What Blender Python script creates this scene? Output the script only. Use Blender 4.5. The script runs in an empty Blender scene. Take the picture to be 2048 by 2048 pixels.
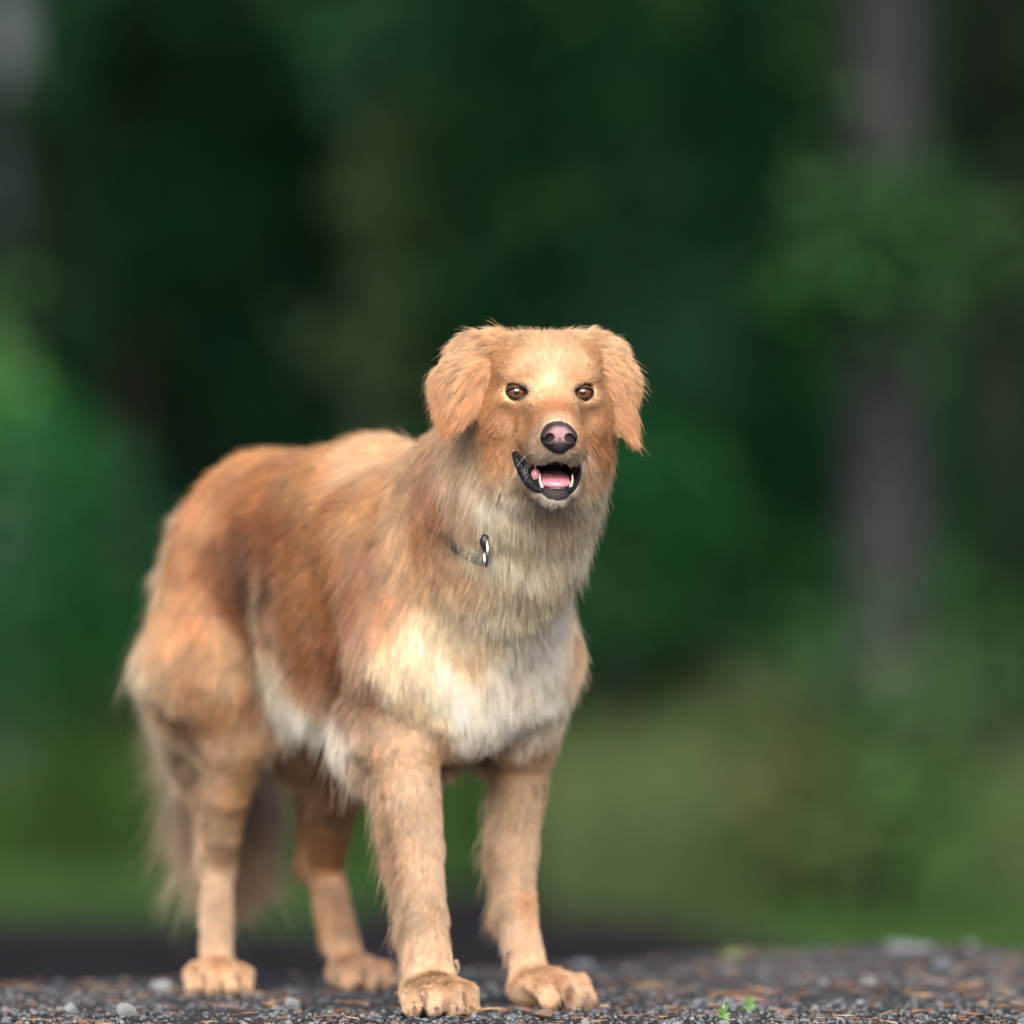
import bpy, math, random, time
import numpy as np
from mathutils import Vector, Matrix
from mathutils.bvhtree import BVHTree
from mathutils.kdtree import KDTree

T0 = time.time()
random.seed(7)
RNG = np.random.default_rng(11)
SC = bpy.context.scene
C = SC.collection
PREVIEW = False      # clay look without fur

# ------------------------------------------------------------------ camera
F = 11960.0          # focal length in photo pixels (2048 wide)
HY = 1470.0          # row of the horizon
CZ = 0.30            # camera height
cam = bpy.data.cameras.new('camera')
cam.sensor_width = 24.0
cam.lens = F / 2048 * 24.0
cam.shift_y = (HY - 1024) / 2048
cam.clip_start = 0.1
cam.clip_end = 2000
cam.dof.use_dof = True
cam.dof.focus_distance = 6.21
cam.dof.aperture_fstop = 1.6
cam_o = bpy.data.objects.new('camera', cam)
C.objects.link(cam_o)
cam_o.location = (0, 0, CZ)
cam_o.rotation_euler = (math.radians(90), 0, 0)
SC.camera = cam_o
# the lens scales with the sensor: 24 mm sensor, 140 mm lens

# ------------------------------------------------------------------ light
SUN_EL, SUN_AZ = 34.0, 181.0      # azimuth clockwise from +Y
w = bpy.data.worlds.new('World')
SC.world = w
w.use_nodes = True
nt = w.node_tree
bg = nt.nodes['Background']
sky = nt.nodes.new('ShaderNodeTexSky')
sky.sky_type = 'NISHITA'
sky.sun_disc = False
sky.sun_elevation = math.radians(SUN_EL)
sky.sun_rotation = math.radians(SUN_AZ)
sky.air_density = 0.7
sky.dust_density = 6.0
sky.ozone_density = 0.4
nt.links.new(sky.outputs[0], bg.inputs[0])
bg.inputs[1].default_value = 0.13
sl = bpy.data.lights.new('sun', 'SUN')
sl.energy = 3.1
sl.angle = math.radians(50)
sl.color = (1.0, 0.96, 0.90)
so = bpy.data.objects.new('sun', sl)
C.objects.link(so)
az, el = math.radians(SUN_AZ), math.radians(SUN_EL)
sd = Vector((math.sin(az) * math.cos(el), math.cos(az) * math.cos(el), math.sin(el)))
so.rotation_euler = sd.to_track_quat('Z', 'Y').to_euler()
so.location = sd * 50

SC.view_settings.view_transform = 'Standard'
SC.view_settings.look = 'None'
SC.view_settings.exposure = 0.72
SC.view_settings.gamma = 1.0
SC.view_settings.use_curve_mapping = False
SC.render.engine = 'CYCLES'
SC.cycles.use_denoising = True
SC.cycles.max_bounces = 9
SC.cycles.diffuse_bounces = 6
SC.cycles.glossy_bounces = 3
SC.cycles.transmission_bounces = 4
SC.cycles.transparent_max_bounces = 6
SC.cycles.use_adaptive_sampling = True
SC.cycles.adaptive_threshold = 0.02
try:
    SC.cycles_curves.shape = 'RIBBONS'
    SC.cycles_curves.subdivisions = 2
except Exception:
    pass


# ------------------------------------------------------------------ helpers
def P(px, py, d):
    """a point of the place: photo column and row, metres in front of the lens"""
    return np.array([(px - 1024.0) / F * d, d, CZ + (HY - py) / F * d])


def tag(o, label=None, cat=None, group=None, kind=None):
    if label: o['label'] = label
    if cat: o['category'] = cat
    if group: o['group'] = group
    if kind: o['kind'] = kind
    return o


def empty(name, loc=(0, 0, 0)):
    o = bpy.data.objects.new(name, None)
    o.empty_display_size = 0.05
    C.objects.link(o)
    o.location = loc
    return o


def link(name, me, parent=None, mat=None):
    if mat and not me.materials:
        me.materials.append(mat)
    o = bpy.data.objects.new(name, me)
    C.objects.link(o)
    if parent is not None:
        o.parent = parent
        o.matrix_parent_inverse = Matrix.Translation(-Vector(parent.location))
    return o


def mesh_np(name, verts, faces, smooth=True):
    me = bpy.data.meshes.new(name)
    verts = np.asarray(verts, dtype=np.float32)
    faces = np.asarray(faces, dtype=np.int32)
    me.vertices.add(len(verts))
    me.vertices.foreach_set('co', verts.ravel())
    n = faces.shape[1]
    me.loops.add(faces.size)
    me.loops.foreach_set('vertex_index', faces.ravel())
    me.polygons.add(len(faces))
    me.polygons.foreach_set('loop_start', np.arange(0, faces.size, n, dtype=np.int32))
    me.polygons.foreach_set('loop_total', np.full(len(faces), n, dtype=np.int32))
    me.update(calc_edges=True)
    if smooth:
        me.polygons.foreach_set('use_smooth', np.ones(len(faces), dtype=bool))
    return me


def vcol(me, cols, name='tint'):
    a = me.color_attributes.new(name, 'FLOAT_COLOR', 'POINT')
    c = np.ones((len(me.vertices), 4), dtype=np.float32)
    c[:, :3] = cols
    a.data.foreach_set('color', c.ravel())


class Noise:
    """value noise, three channels by default, trilinear"""
    def __init__(self, seed, n=32, ch=3):
        self.t = np.random.default_rng(seed).uniform(-1, 1, (n, n, n, ch)).astype(np.float32)
        self.n = n

    def __call__(self, p, scale):
        q = np.asarray(p) / scale
        i = np.floor(q).astype(int)
        f = (q - i).astype(np.float32)
        f = f * f * (3 - 2 * f)
        out = 0
        for a in (0, 1):
            for b in (0, 1):
                for c in (0, 1):
                    wgt = (f[:, 0] if a else 1 - f[:, 0]) * (f[:, 1] if b else 1 - f[:, 1]) * (f[:, 2] if c else 1 - f[:, 2])
                    out = out + wgt[:, None] * self.t[(i[:, 0] + a) % self.n, (i[:, 1] + b) % self.n, (i[:, 2] + c) % self.n]
        return out


NZ = Noise(3)
NZ2 = Noise(5)


# -- implicit surfaces on a rectilinear grid, turned into one quad mesh
class Field:
    def __init__(self, xs, ys, zs):
        self.ax = [np.asarray(a, dtype=np.float32) for a in (xs, ys, zs)]
        self.f = np.full([len(a) for a in self.ax], 0.1, dtype=np.float32)

    def _sub(self, lo, hi):
        sl_ = []
        for a, l, h in zip(self.ax, lo, hi):
            i0 = max(int(np.searchsorted(a, l)) - 1, 0)
            i1 = min(int(np.searchsorted(a, h)) + 1, len(a))
            sl_.append(slice(i0, i1))
        X = self.ax[0][sl_[0]][:, None, None]
        Y = self.ax[1][sl_[1]][None, :, None]
        Z = self.ax[2][sl_[2]][None, None, :]
        return tuple(sl_), X, Y, Z

    def _mix(self, s, d, k, op):
        f = self.f[s]
        if op == 'add':
            h = np.maximum(k - np.abs(f - d), 0) / k
            self.f[s] = np.minimum(f, d) - h * h * k * 0.25
        else:
            h = np.maximum(k - np.abs(f + d), 0) / k
            self.f[s] = np.maximum(f, -d) + h * h * k * 0.25

    def cap(self, p0, r0, p1, r1, k=0.02, sq=None, op='add'):
        """a tapering capsule; sq = (direction, factor) flattens it that way"""
        p0 = np.asarray(p0, float); p1 = np.asarray(p1, float)
        m = max(r0, r1) * 1.15 + k
        s, X, Y, Z = self._sub(np.minimum(p0, p1) - m, np.maximum(p0, p1) + m)
        a = p1 - p0
        dx, dy, dz = X - p0[0], Y - p0[1], Z - p0[2]
        t = np.clip((dx * a[0] + dy * a[1] + dz * a[2]) / max(float(a @ a), 1e-9), 0, 1)
        ex, ey, ez = dx - t * a[0], dy - t * a[1], dz - t * a[2]
        r = r0 + (r1 - r0) * t
        if sq is None:
            d = np.sqrt(ex * ex + ey * ey + ez * ez) - r
        else:
            n, fac = np.asarray(sq[0], float), sq[1]
            n = n / np.linalg.norm(n)
            c = ex * n[0] + ey * n[1] + ez * n[2]
            g = 1.0 / fac
            d2 = ex * ex + ey * ey + ez * ez + c * c * (g * g - 1)
            d = (np.sqrt(d2) - r) * (0.5 + 0.5 * fac)
        self._mix(s, d, k, op)

    def ell(self, c, rad, R=None, k=0.02, op='add'):
        c = np.asarray(c, float); rad = np.asarray(rad, float)
        R = np.eye(3) if R is None else np.asarray(R, float)      # rows are the axes
        ext = np.sqrt(((R * rad[:, None]) ** 2).sum(0)) + k * 1.1
        s, X, Y, Z = self._sub(c - ext, c + ext)
        dx, dy, dz = X - c[0], Y - c[1], Z - c[2]
        q = [(dx * R[i, 0] + dy * R[i, 1] + dz * R[i, 2]) / rad[i] for i in range(3)]
        k0 = np.sqrt(q[0] ** 2 + q[1] ** 2 + q[2] ** 2)
        k1 = np.sqrt((q[0] / rad[0]) ** 2 + (q[1] / rad[1]) ** 2 + (q[2] / rad[2]) ** 2) + 1e-9
        d = k0 * (k0 - 1) / k1
        self._mix(s, d, k, op)

    def mesh(self):
        f = self.f
        ins = f < 0
        nx, ny, nz = f.shape
        cnt = np.zeros((nx - 1, ny - 1, nz - 1), dtype=np.int8)
        for a in (0, 1):
            for b in (0, 1):
                for c in (0, 1):
                    cnt += ins[a:nx - 1 + a, b:ny - 1 + b, c:nz - 1 + c]
        cells = np.argwhere((cnt > 0) & (cnt < 8))
        idx = np.full(cnt.shape, -1, dtype=np.int32)
        idx[tuple(cells.T)] = np.arange(len(cells))
        acc = np.zeros((len(cells), 3)); num = np.zeros(len(cells))
        corner = [(a, b, c) for a in (0, 1) for b in (0, 1) for c in (0, 1)]
        val = {c: f[cells[:, 0] + c[0], cells[:, 1] + c[1], cells[:, 2] + c[2]] for c in corner}
        for c0 in corner:
            for ax in range(3):
                if c0[ax] == 0:
                    c1 = list(c0); c1[ax] = 1; c1 = tuple(c1)
                    v0, v1 = val[c0], val[c1]
                    m = (v0 < 0) != (v1 < 0)
                    t = np.where(m, v0 / np.where(m, v0 - v1, 1), 0)
                    p = np.array(c0, float)[None].repeat(len(cells), 0)
                    p[:, ax] += t
                    acc[m] += p[m]; num[m] += 1
        g = cells + acc / num[:, None]
        V = np.stack([np.interp(g[:, i], np.arange(len(self.ax[i])), self.ax[i]) for i in range(3)], 1)
        quads = []
        for ax in range(3):
            s0 = [slice(None)] * 3; s1 = [slice(None)] * 3
            s0[ax] = slice(0, -1); s1[ax] = slice(1, None)
            A, B = ins[tuple(s0)], ins[tuple(s1)]
            e = np.argwhere(A != B)
            o1, o2 = (ax + 1) % 3, (ax + 2) % 3
            ok = (e[:, o1] > 0) & (e[:, o2] > 0) & (e[:, o1] < f.shape[o1] - 1) & (e[:, o2] < f.shape[o2] - 1)
            e = e[ok]
            inside_first = A[tuple(e.T)]
            q = []
            for (da, db) in ((0, 0), (1, 0), (1, 1), (0, 1)):
                ee = e.copy(); ee[:, o1] -= 1 - da; ee[:, o2] -= 1 - db
                q.append(idx[tuple(ee.T)])
            q = np.stack(q, 1)
            q[~inside_first] = q[~inside_first][:, ::-1]
            quads.append(q)
        return V.astype(np.float32), np.concatenate(quads)


def axis(lo, hi, coarse, spans):
    """grid lines: coarse, with finer spans [(a, b, step)]"""
    out = [lo]
    while out[-1] < hi:
        st = coarse
        for a, b, s_ in spans:
            if a <= out[-1] <= b:
                st = min(st, s_)
        out.append(out[-1] + st)
    return np.array(out)


def smooth_verts(V, Q, it=2, lam=0.5):
    for _ in range(it):
        acc = np.zeros_like(V); n = np.zeros(len(V), dtype=np.float32)
        for i in range(4):
            for j in (1, 3):
                a, b = Q[:, i], Q[:, (i + j) % 4]
                for c in range(3):
                    acc[:, c] += np.bincount(a, V[b, c], len(V))
                n += np.bincount(a, minlength=len(V))
        V = V + lam * (acc / np.maximum(n, 1)[:, None] - V)
    return V.astype(np.float32)


def tube(path, radii, nseg=10, closed=False, flat=None):
    """verts and quads of a tube along a path; flat = per point (normal, factor) list or None"""
    path = np.asarray(path, float); n = len(path)
    radii = np.broadcast_to(np.asarray(radii, float), (n,))
    T = np.gradient(path, axis=0) if not closed else (np.roll(path, -1, 0) - np.roll(path, 1, 0))
    T /= np.linalg.norm(T, axis=1)[:, None] + 1e-12
    N = np.zeros_like(T); v = np.cross(T[0], [0.31, 0.17, 0.93]); N[0] = v / np.linalg.norm(v)
    for i in range(1, n):
        v = N[i - 1] - T[i] * (N[i - 1] @ T[i]); N[i] = v / np.linalg.norm(v)
    B = np.cross(T, N)
    V = []; Q = []
    for i in range(n):
        for j in range(nseg):
            a = 2 * math.pi * j / nseg
            V.append(path[i] + radii[i] * (math.cos(a) * N[i] + math.sin(a) * B[i]))
    m = n if closed else n - 1
    for i in range(m):
        for j in range(nseg):
            i2 = (i + 1) % n
            Q.append((i * nseg + j, i * nseg + (j + 1) % nseg, i2 * nseg + (j + 1) % nseg, i2 * nseg + j))
    if not closed:
        for i, rev in ((0, True), (n - 1, False)):
            V.append(path[i] + (-T[i] if i == 0 else T[i]) * radii[i] * 0.6)
            k = len(V) - 1
            for j in range(nseg):
                a, b = i * nseg + j, i * nseg + (j + 1) % nseg
                Q.append((k, b, a, a) if rev else (k, a, b, b))
    return np.array(V), Q


def tube_obj(name, path, radii, mat, parent, nseg=10, closed=False):
    V, Q = tube(path, radii, nseg, closed)
    me = bpy.data.meshes.new(name)
    me.from_pydata([tuple(v) for v in V], [], [tuple(dict.fromkeys(q)) for q in Q])
    me.polygons.foreach_set('use_smooth', np.ones(len(me.polygons), dtype=bool))
    return link(name, me, parent, mat)


def spline(pts, n):
    """Catmull-Rom through pts"""
    pts = np.asarray(pts, float)
    p = np.vstack([2 * pts[0] - pts[1], pts, 2 * pts[-1] - pts[-2]])
    out = []
    m = len(pts) - 1
    for t in np.linspace(0, m, n):
        i = min(int(t), m - 1); u = t - i
        a, b, c, d = p[i], p[i + 1], p[i + 2], p[i + 3]
        out.append(0.5 * ((2 * b) + (-a + c) * u + (2 * a - 5 * b + 4 * c - d) * u * u + (-a + 3 * b - 3 * c + d) * u ** 3))
    return np.array(out)


# -- materials
def mat_new(name):
    m = bpy.data.materials.new(name)
    m.use_nodes = True
    return m, m.node_tree, m.node_tree.nodes['Principled BSDF']


def mat_plain(name, col, rough=0.6, spec=0.5, coat=0.0, noise=None, bump=0.0, metallic=0.0, attr=None, sss=0.0):
    m, t, b = mat_new(name)
    b.inputs['Base Color'].default_value = (*col, 1)
    b.inputs['Roughness'].default_value = rough
    b.inputs['Specular IOR Level'].default_value = spec
    b.inputs['Coat Weight'].default_value = coat
    b.inputs['Coat Roughness'].default_value = 0.08
    b.inputs['Metallic'].default_value = metallic
    if sss:
        b.inputs['Subsurface Weight'].default_value = sss
        b.inputs['Subsurface Radius'].default_value = (0.006, 0.002, 0.001)
        b.inputs['Subsurface Scale'].default_value = 1.0
    src = None
    if attr:
        a = t.nodes.new('ShaderNodeAttribute'); a.attribute_name = attr
        src = a.outputs['Color']
        t.links.new(src, b.inputs['Base Color'])
    if noise:
        scale, amt = noise
        tc = t.nodes.new('ShaderNodeTexCoord')
        n = t.nodes.new('ShaderNodeTexNoise'); n.inputs['Scale'].default_value = scale; n.inputs['Detail'].default_value = 5
        t.links.new(tc.outputs['Object'], n.inputs['Vector'])
        mp = t.nodes.new('ShaderNodeMapRange')
        mp.inputs['To Min'].default_value = 1 - amt; mp.inputs['To Max'].default_value = 1 + amt
        t.links.new(n.outputs['Fac'], mp.inputs['Value'])
        mx = t.nodes.new('ShaderNodeMix'); mx.data_type = 'RGBA'; mx.blend_type = 'MULTIPLY'; mx.inputs['Factor'].default_value = 1
        if src: t.links.new(src, mx.inputs['A'])
        else: mx.inputs['A'].default_value = (*col, 1)
        t.links.new(mp.outputs[0], mx.inputs['B'])
        t.links.new(mx.outputs['Result'], b.inputs['Base Color'])
        if bump:
            bp = t.nodes.new('ShaderNodeBump'); bp.inputs['Strength'].default_value = 0.6; bp.inputs['Distance'].default_value = bump
            t.links.new(n.outputs['Fac'], bp.inputs['Height'])
            t.links.new(bp.outputs[0], b.inputs['Normal'])
    return m

# ================================================================== the dog
# body frame: u forward, v towards the dog's left, w up
B0 = np.array([-0.050, 6.520, 0.0])
_a = math.radians(28)
FU = np.array([math.sin(_a), -math.cos(_a), 0.0])
LV = np.array([math.cos(_a), math.sin(_a), 0.0])
UP = np.array([0, 0, 1.0])
RB = np.array([FU, LV, UP])


def Bd(u, v, w_):
    return B0 + u * FU + v * LV + w_ * UP


# head frame: x to the picture's right, y out of the face, z up; origin between the eyes
HO = P(1101, 782, 6.22)
_t = math.radians(6)
HX = np.array([math.cos(_t), math.sin(_t), 0.0])
HF = np.array([math.sin(_t), -math.cos(_t), 0.0])
RH = np.array([HX, HF, UP])


def H(x, y, z):
    return HO + x * HX + y * HF + z * UP


def to_head(p):
    q = p - HO
    return np.stack([q @ HX, q @ HF, q @ UP], -1)


def pitch(deg):
    """rows of a frame: x, y tilted by deg about x (positive: forward axis points down)"""
    a = math.radians(deg)
    y = math.cos(a) * HF - math.sin(a) * UP
    z = math.sin(a) * HF + math.cos(a) * UP
    return np.array([HX, y, z])


LEG = {}


def dog_field():
    h0, h1 = HO - 0.13, HO + 0.13
    xs = axis(-0.56, 0.26, 0.0045, [(-0.045, 0.16, 0.0017)])
    ys = axis(6.02, 7.30, 0.0045, [(6.08, 6.30, 0.0017)])
    zs = axis(-0.02, 0.78, 0.0045, [(-0.02, 0.075, 0.0030), (0.52, 0.74, 0.0017)])
    G = Field(xs, ys, zs)
    # trunk
    G.ell(Bd(-0.20, 0, 0.460), (0.25, 0.110, 0.142), RB, 0.03)
    G.ell(Bd(-0.23, 0, 0.550), (0.11, 0.062, 0.078), RB, 0.04)            # withers
    G.cap(Bd(-0.20, 0, 0.520), 0.098, Bd(-0.47, 0, 0.534), 0.086, 0.03)
    G.ell(Bd(-0.40, 0, 0.505), (0.16, 0.094, 0.100), RB, 0.03)            # loin
    G.ell(Bd(-0.50, 0, 0.532), (0.105, 0.086, 0.090), RB, 0.03)          # croup
    G.ell(Bd(-0.02, 0, 0.415), (0.095, 0.102, 0.130), RB, 0.04)           # forechest
    G.ell(Bd(-0.005, -0.015, 0.338), (0.072, 0.050, 0.070), RB, 0.035)
    G.ell(Bd(0.008, 0.010, 0.385), (0.062, 0.078, 0.072), RB, 0.04)
    # shoulders and haunches
    for s in (-1, 1):
        G.cap(Bd(-0.10, s * 0.070, 0.53), 0.042, Bd(0.0, s * 0.080, 0.385), 0.044, 0.04)
        G.cap(Bd(0.0, s * 0.080, 0.385), 0.044, Bd(-0.03, s * 0.080, 0.30), 0.038, 0.03)
    # near hind leg (the dog's right)
    hipn, stin = Bd(-0.49, -0.055, 0.50), Bd(-0.485, -0.112, 0.375)
    LEG['hn'] = [hipn, stin, P(455, 1590, 6.94), P(436, 1722, 7.0), P(436, 1925, 6.96), P(434, 1965, 6.91)]
    G.cap(hipn, 0.062, Bd(-0.49, -0.088, 0.385), 0.060, 0.04)
    G.cap(Bd(-0.53, -0.050, 0.46), 0.048, P(442, 1440, 6.97), 0.032, 0.025)
    G.cap(Bd(-0.485, -0.088, 0.385), 0.052, P(470, 1480, 6.92), 0.036, 0.03)
    G.cap(P(470, 1480, 6.92), 0.036, P(457, 1590, 6.94), 0.0245, 0.006)
    G.cap(P(457, 1590, 6.94), 0.0245, P(449, 1665, 6.965), 0.0185, 0.004)
    G.cap(P(449, 1665, 6.965), 0.0185, P(440, 1735, 7.0), 0.0165, 0.004)
    G.cap(P(352, 1300, 7.00), 0.030, P(384, 1520, 7.02), 0.015, 0.03)
    G.cap(P(398, 1400, 7.00), 0.034, P(410, 1575, 7.02), 0.014, 0.02)
    G.cap(P(410, 1560, 7.02), 0.013, P(418, 1722, 7.03), 0.013, 0.02)       # achilles
    G.ell(P(428, 1726, 7.015), (0.017, 0.020, 0.020), RB, 0.012)
    G.cap(P(437, 1735, 7.0), 0.0165, P(434, 1915, 6.965), 0.0175, 0.012)
    # far hind leg
    hipf = Bd(-0.50, 0.055, 0.48)
    G.cap(hipf, 0.070, P(640, 1450, 6.98), 0.055, 0.04)
    G.cap(P(640, 1445, 6.97), 0.054, P(672, 1590, 7.00), 0.029, 0.010)
    G.cap(P(672, 1590, 7.00), 0.0285, P(655, 1725, 7.10), 0.019, 0.005)
    G.cap(P(630, 1590, 7.08), 0.014, P(622, 1722, 7.13), 0.014, 0.02)
    G.ell(P(634, 1728, 7.12), (0.018, 0.020, 0.022), RB, 0.012)
    G.cap(P(650, 1735, 7.11), 0.0195, P(690, 1905, 7.06), 0.019, 0.012)
    # near front leg
    G.cap(Bd(-0.03, -0.085, 0.32), 0.042, P(810, 1500, 6.49), 0.036, 0.02)
    G.cap(P(810, 1500, 6.49), 0.036, P(836, 1700, 6.475), 0.027, 0.006)
    G.cap(P(836, 1700, 6.475), 0.027, P(850, 1835, 6.46), 0.0215, 0.004)
    G.cap(P(850, 1835, 6.46), 0.0215, P(866, 1950, 6.435), 0.0225, 0.012)
    # far front leg
    G.cap(Bd(-0.03, 0.085, 0.32), 0.040, P(1048, 1500, 6.60), 0.032, 0.02)
    G.cap(P(1048, 1500, 6.60), 0.032, P(1032, 1700, 6.61), 0.0225, 0.006)
    G.cap(P(1032, 1700, 6.61), 0.0225, P(1033, 1815, 6.60), 0.0190, 0.012)
    G.cap(P(1033, 1815, 6.60), 0.0185, P(1056, 1935, 6.575), 0.0195, 0.012)
    # paws: (centre of the wrist end, forward direction, side, size)
    for key, c, ang, zc, sz in (('fn', P(870, 0, 6.395), 14, 0, 1.0), ('ff', P(1092, 0, 6.55), 54, 0, 1.0),
                                ('hn', P(433, 0, 6.915), 10, 0, .92), ('hf', P(713, 0, 7.03), 38, 0, .92)):
        a = math.radians(ang)
        f_ = np.array([math.sin(a), -math.cos(a), 0]); l_ = np.array([math.cos(a), math.sin(a), 0])
        c = np.array([c[0], c[1], 0.0])
        G.ell(c + UP * 0.024 * sz, (0.030 * sz, 0.031 * sz, 0.022 * sz), np.array([f_, l_, UP]), 0.012)
        G.ell(c - f_ * 0.020 * sz + UP * 0.022 * sz, (0.026 * sz, 0.025 * sz, 0.020 * sz), np.array([f_, l_, UP]), 0.012)
        claws = []
        for i, (su, sv, lift) in enumerate(((0.017, -0.0310, 0), (0.035, -0.0112, .002), (0.035, 0.0112, .002), (0.017, 0.0310, 0))):
            k = c + f_ * su * sz + l_ * sv * sz
            G.cap(c + f_ * (su - .028) * sz + l_ * sv * .7 * sz + UP * 0.031 * sz, 0.0100 * sz, k + UP * (0.025 + lift) * sz, 0.0110 * sz, 0.0030)
            G.cap(k + UP * (0.025 + lift) * sz, 0.0106 * sz, k + f_ * 0.010 * sz + UP * 0.0115, 0.0102 * sz, 0.0025)
            claws.append((k + f_ * 0.0175 * sz + UP * 0.0095, f_, l_))
        LEG['claw_' + key] = claws
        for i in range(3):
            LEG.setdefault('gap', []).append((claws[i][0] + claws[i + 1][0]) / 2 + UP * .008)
    # dew claws sit on the inside of the front legs
    # neck
    nb = Bd(-0.10, 0, 0.495)
    G.cap(nb, 0.098, H(0, -0.115, -0.035), 0.066, 0.04)
    G.cap(Bd(-0.0, 0, 0.46), 0.090, H(0.0, -0.085, -0.075), 0.060, 0.05)
    G.cap(P(1050, 1000, 6.37), 0.060, P(1050, 1090, 6.39), 0.052, 0.05)
    # skull
    G.ell(H(0, -0.066, 0.012), (0.060, 0.072, 0.047), RH, 0.02)
    G.ell(H(0, -0.030, 0.022), (0.046, 0.040, 0.034), RH, 0.02)            # forehead
    for s in (-1, 1):
        G.ell(H(s * 0.028, -0.072, 0.031), (0.034, 0.045, 0.031), RH, 0.015)
        G.ell(H(s * 0.030, -0.016, 0.016), (0.019, 0.018, 0.0130), RH, 0.014)   # brow
        G.ell(H(s * 0.046, -0.052, -0.022), (0.024, 0.040, 0.030), RH, 0.02)   # cheekbone
        G.ell(H(s * 0.029, -0.074, -0.052), (0.029, 0.045, 0.034), RH, 0.03)   # jaw muscle
        G.ell(H(s * 0.040, -0.014, -0.012), (0.015, 0.014, 0.013), RH, 0.012)  # under the eye
    # muzzle
    pm = pitch(20)
    G.cap(H(0, -0.010, -0.014), 0.027, H(0, 0.080, -0.044), 0.0190, 0.018)
    G.cap(H(0, -0.005, -0.030), 0.031, H(0, 0.070, -0.055), 0.0230, 0.015)
    for s in (-1, 1):
        G.cap(H(s * 0.0165, 0.010, -0.046), 0.0205, H(s * 0.0130, 0.068, -0.059), 0.0160, 0.012)   # lips
        G.ell(H(s * 0.0155, 0.054, -0.067), (0.0140, 0.026, 0.0140), RH, 0.010)
    G.ell(H(0, 0.084, -0.058), (0.017, 0.012, 0.015), RH, 0.010)
    # clear the mouth, then hang the lower jaw
    pj = pitch(24)
    G.ell(H(0, 0.060, -0.092), (0.024, 0.055, 0.0155), pj, 0.006, 'sub')
    G.ell(H(0, 0.030, -0.079), (0.034, 0.030, 0.010), pj, 0.006, 'sub')
    G.cap(H(0, -0.020, -0.090), 0.030, H(0, 0.050, -0.107), 0.0150, 0.010, (UP, .62))
    G.cap(H(-0.002, 0.045, -0.108), 0.0165, H(-0.003, 0.066, -0.1120), 0.0145, 0.008, (UP, .78))
    for s in (-1, 1):
        G.cap(H(s * 0.0205, 0.000, -0.084), 0.0135, H(s * 0.015, 0.052, -0.103), 0.009, 0.010)
    G.cap(H(0, 0.020, -0.088), 0.017, H(0, 0.085, -0.0985), 0.0150, 0.004, (UP, .55), 'sub')   # trough of the tongue
    G.ell(H(0, 0.055, -0.086), (0.0205, 0.045, 0.0110), pj, 0.004, 'sub')
    for s in (-1, 1):
        G.ell(H(s * 0.047, 0.028, -0.035), (0.0160, 0.040, 0.012), pitch(20), 0.018, 'sub')      # hollow beside the muzzle
    # eye openings
    for s in (-1, 1):
        R = np.array([HX * math.cos(.18) + s * HF * -math.sin(.18), HF * math.cos(.18) + s * HX * math.sin(.18), UP])
        G.ell(H(s * 0.0345, 0.004, -0.0018), (0.0091, 0.020, 0.0045), R, 0.002, 'sub')
        G.ell(H(s * 0.0345, -0.0085, 0.0), (0.0118, 0.0118, 0.0118), R, 0.002, 'sub')
    return G


def ear_field(s):
    """a hanging ear; s = -1 is picture left"""
    lo = H(0, 0, 0) + np.array([-0.15, -0.05, -0.11]) if s < 0 else H(0, 0, 0) + np.array([0.02, -0.05, -0.11])
    hi = lo + np.array([0.13, 0.16, 0.21])
    G = Field(np.arange(lo[0], hi[0], .0025), np.arange(lo[1], hi[1], .0025), np.arange(lo[2], hi[2], .0025))
    if s < 0:
        nrm = np.array([-0.35, -1.0, 0.25])
        G.cap(H(-0.050, -0.064, 0.046), 0.020, H(-0.068, -0.058, 0.038), 0.025, 0.012, (nrm, .35))
        G.cap(H(-0.068, -0.058, 0.038), 0.024, H(-0.089, -0.048, 0.012), 0.024, 0.012, (nrm, .25))
        G.cap(H(-0.089, -0.048, 0.012), 0.024, H(-0.091, -0.042, -0.008), 0.018, 0.012, (nrm, .22))
        G.cap(H(-0.091, -0.042, -0.008), 0.018, H(-0.100, -0.038, -0.038), 0.003, 0.008, (nrm, .25))
    else:
        nrm = np.array([0.5, -1.0, 0.25])
        G.cap(H(0.050, -0.064, 0.044), 0.019, H(0.060, -0.060, 0.038), 0.022, 0.012, (nrm, .35))
        G.cap(H(0.060, -0.060, 0.038), 0.021, H(0.072, -0.054, 0.014), 0.020, 0.012, (nrm, .25))
        G.cap(H(0.072, -0.054, 0.014), 0.020, H(0.078, -0.048, -0.018), 0.015, 0.012, (nrm, .22))
        G.cap(H(0.078, -0.048, -0.018), 0.015, H(0.088, -0.042, -0.044), 0.004, 0.008, (nrm, .25))
    return G


def tail_field():
    lo = np.array([-0.50, 6.95, 0.10]); hi = np.array([-0.20, 7.35, 0.62])
    G = Field(np.arange(lo[0], hi[0], .004), np.arange(lo[1], hi[1], .004), np.arange(lo[2], hi[2], .004))
    pts = [Bd(-0.66, 0, 0.54), Bd(-0.70, -0.005, 0.49), P(440, 1300, 7.20), P(440, 1450, 7.22), P(448, 1600, 7.20), P(455, 1700, 7.18)]
    rr = [0.030, 0.026, 0.020, 0.016, 0.012, 0.006]
    for i in range(len(pts) - 1):
        G.cap(pts[i], rr[i], pts[i + 1], rr[i + 1], 0.01)
    return G


dog = empty('dog', (-0.10, 6.65, 0.0))
tag(dog, 'golden brown long-haired dog with cream chest standing on gravel, mouth open', 'dog')

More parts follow.
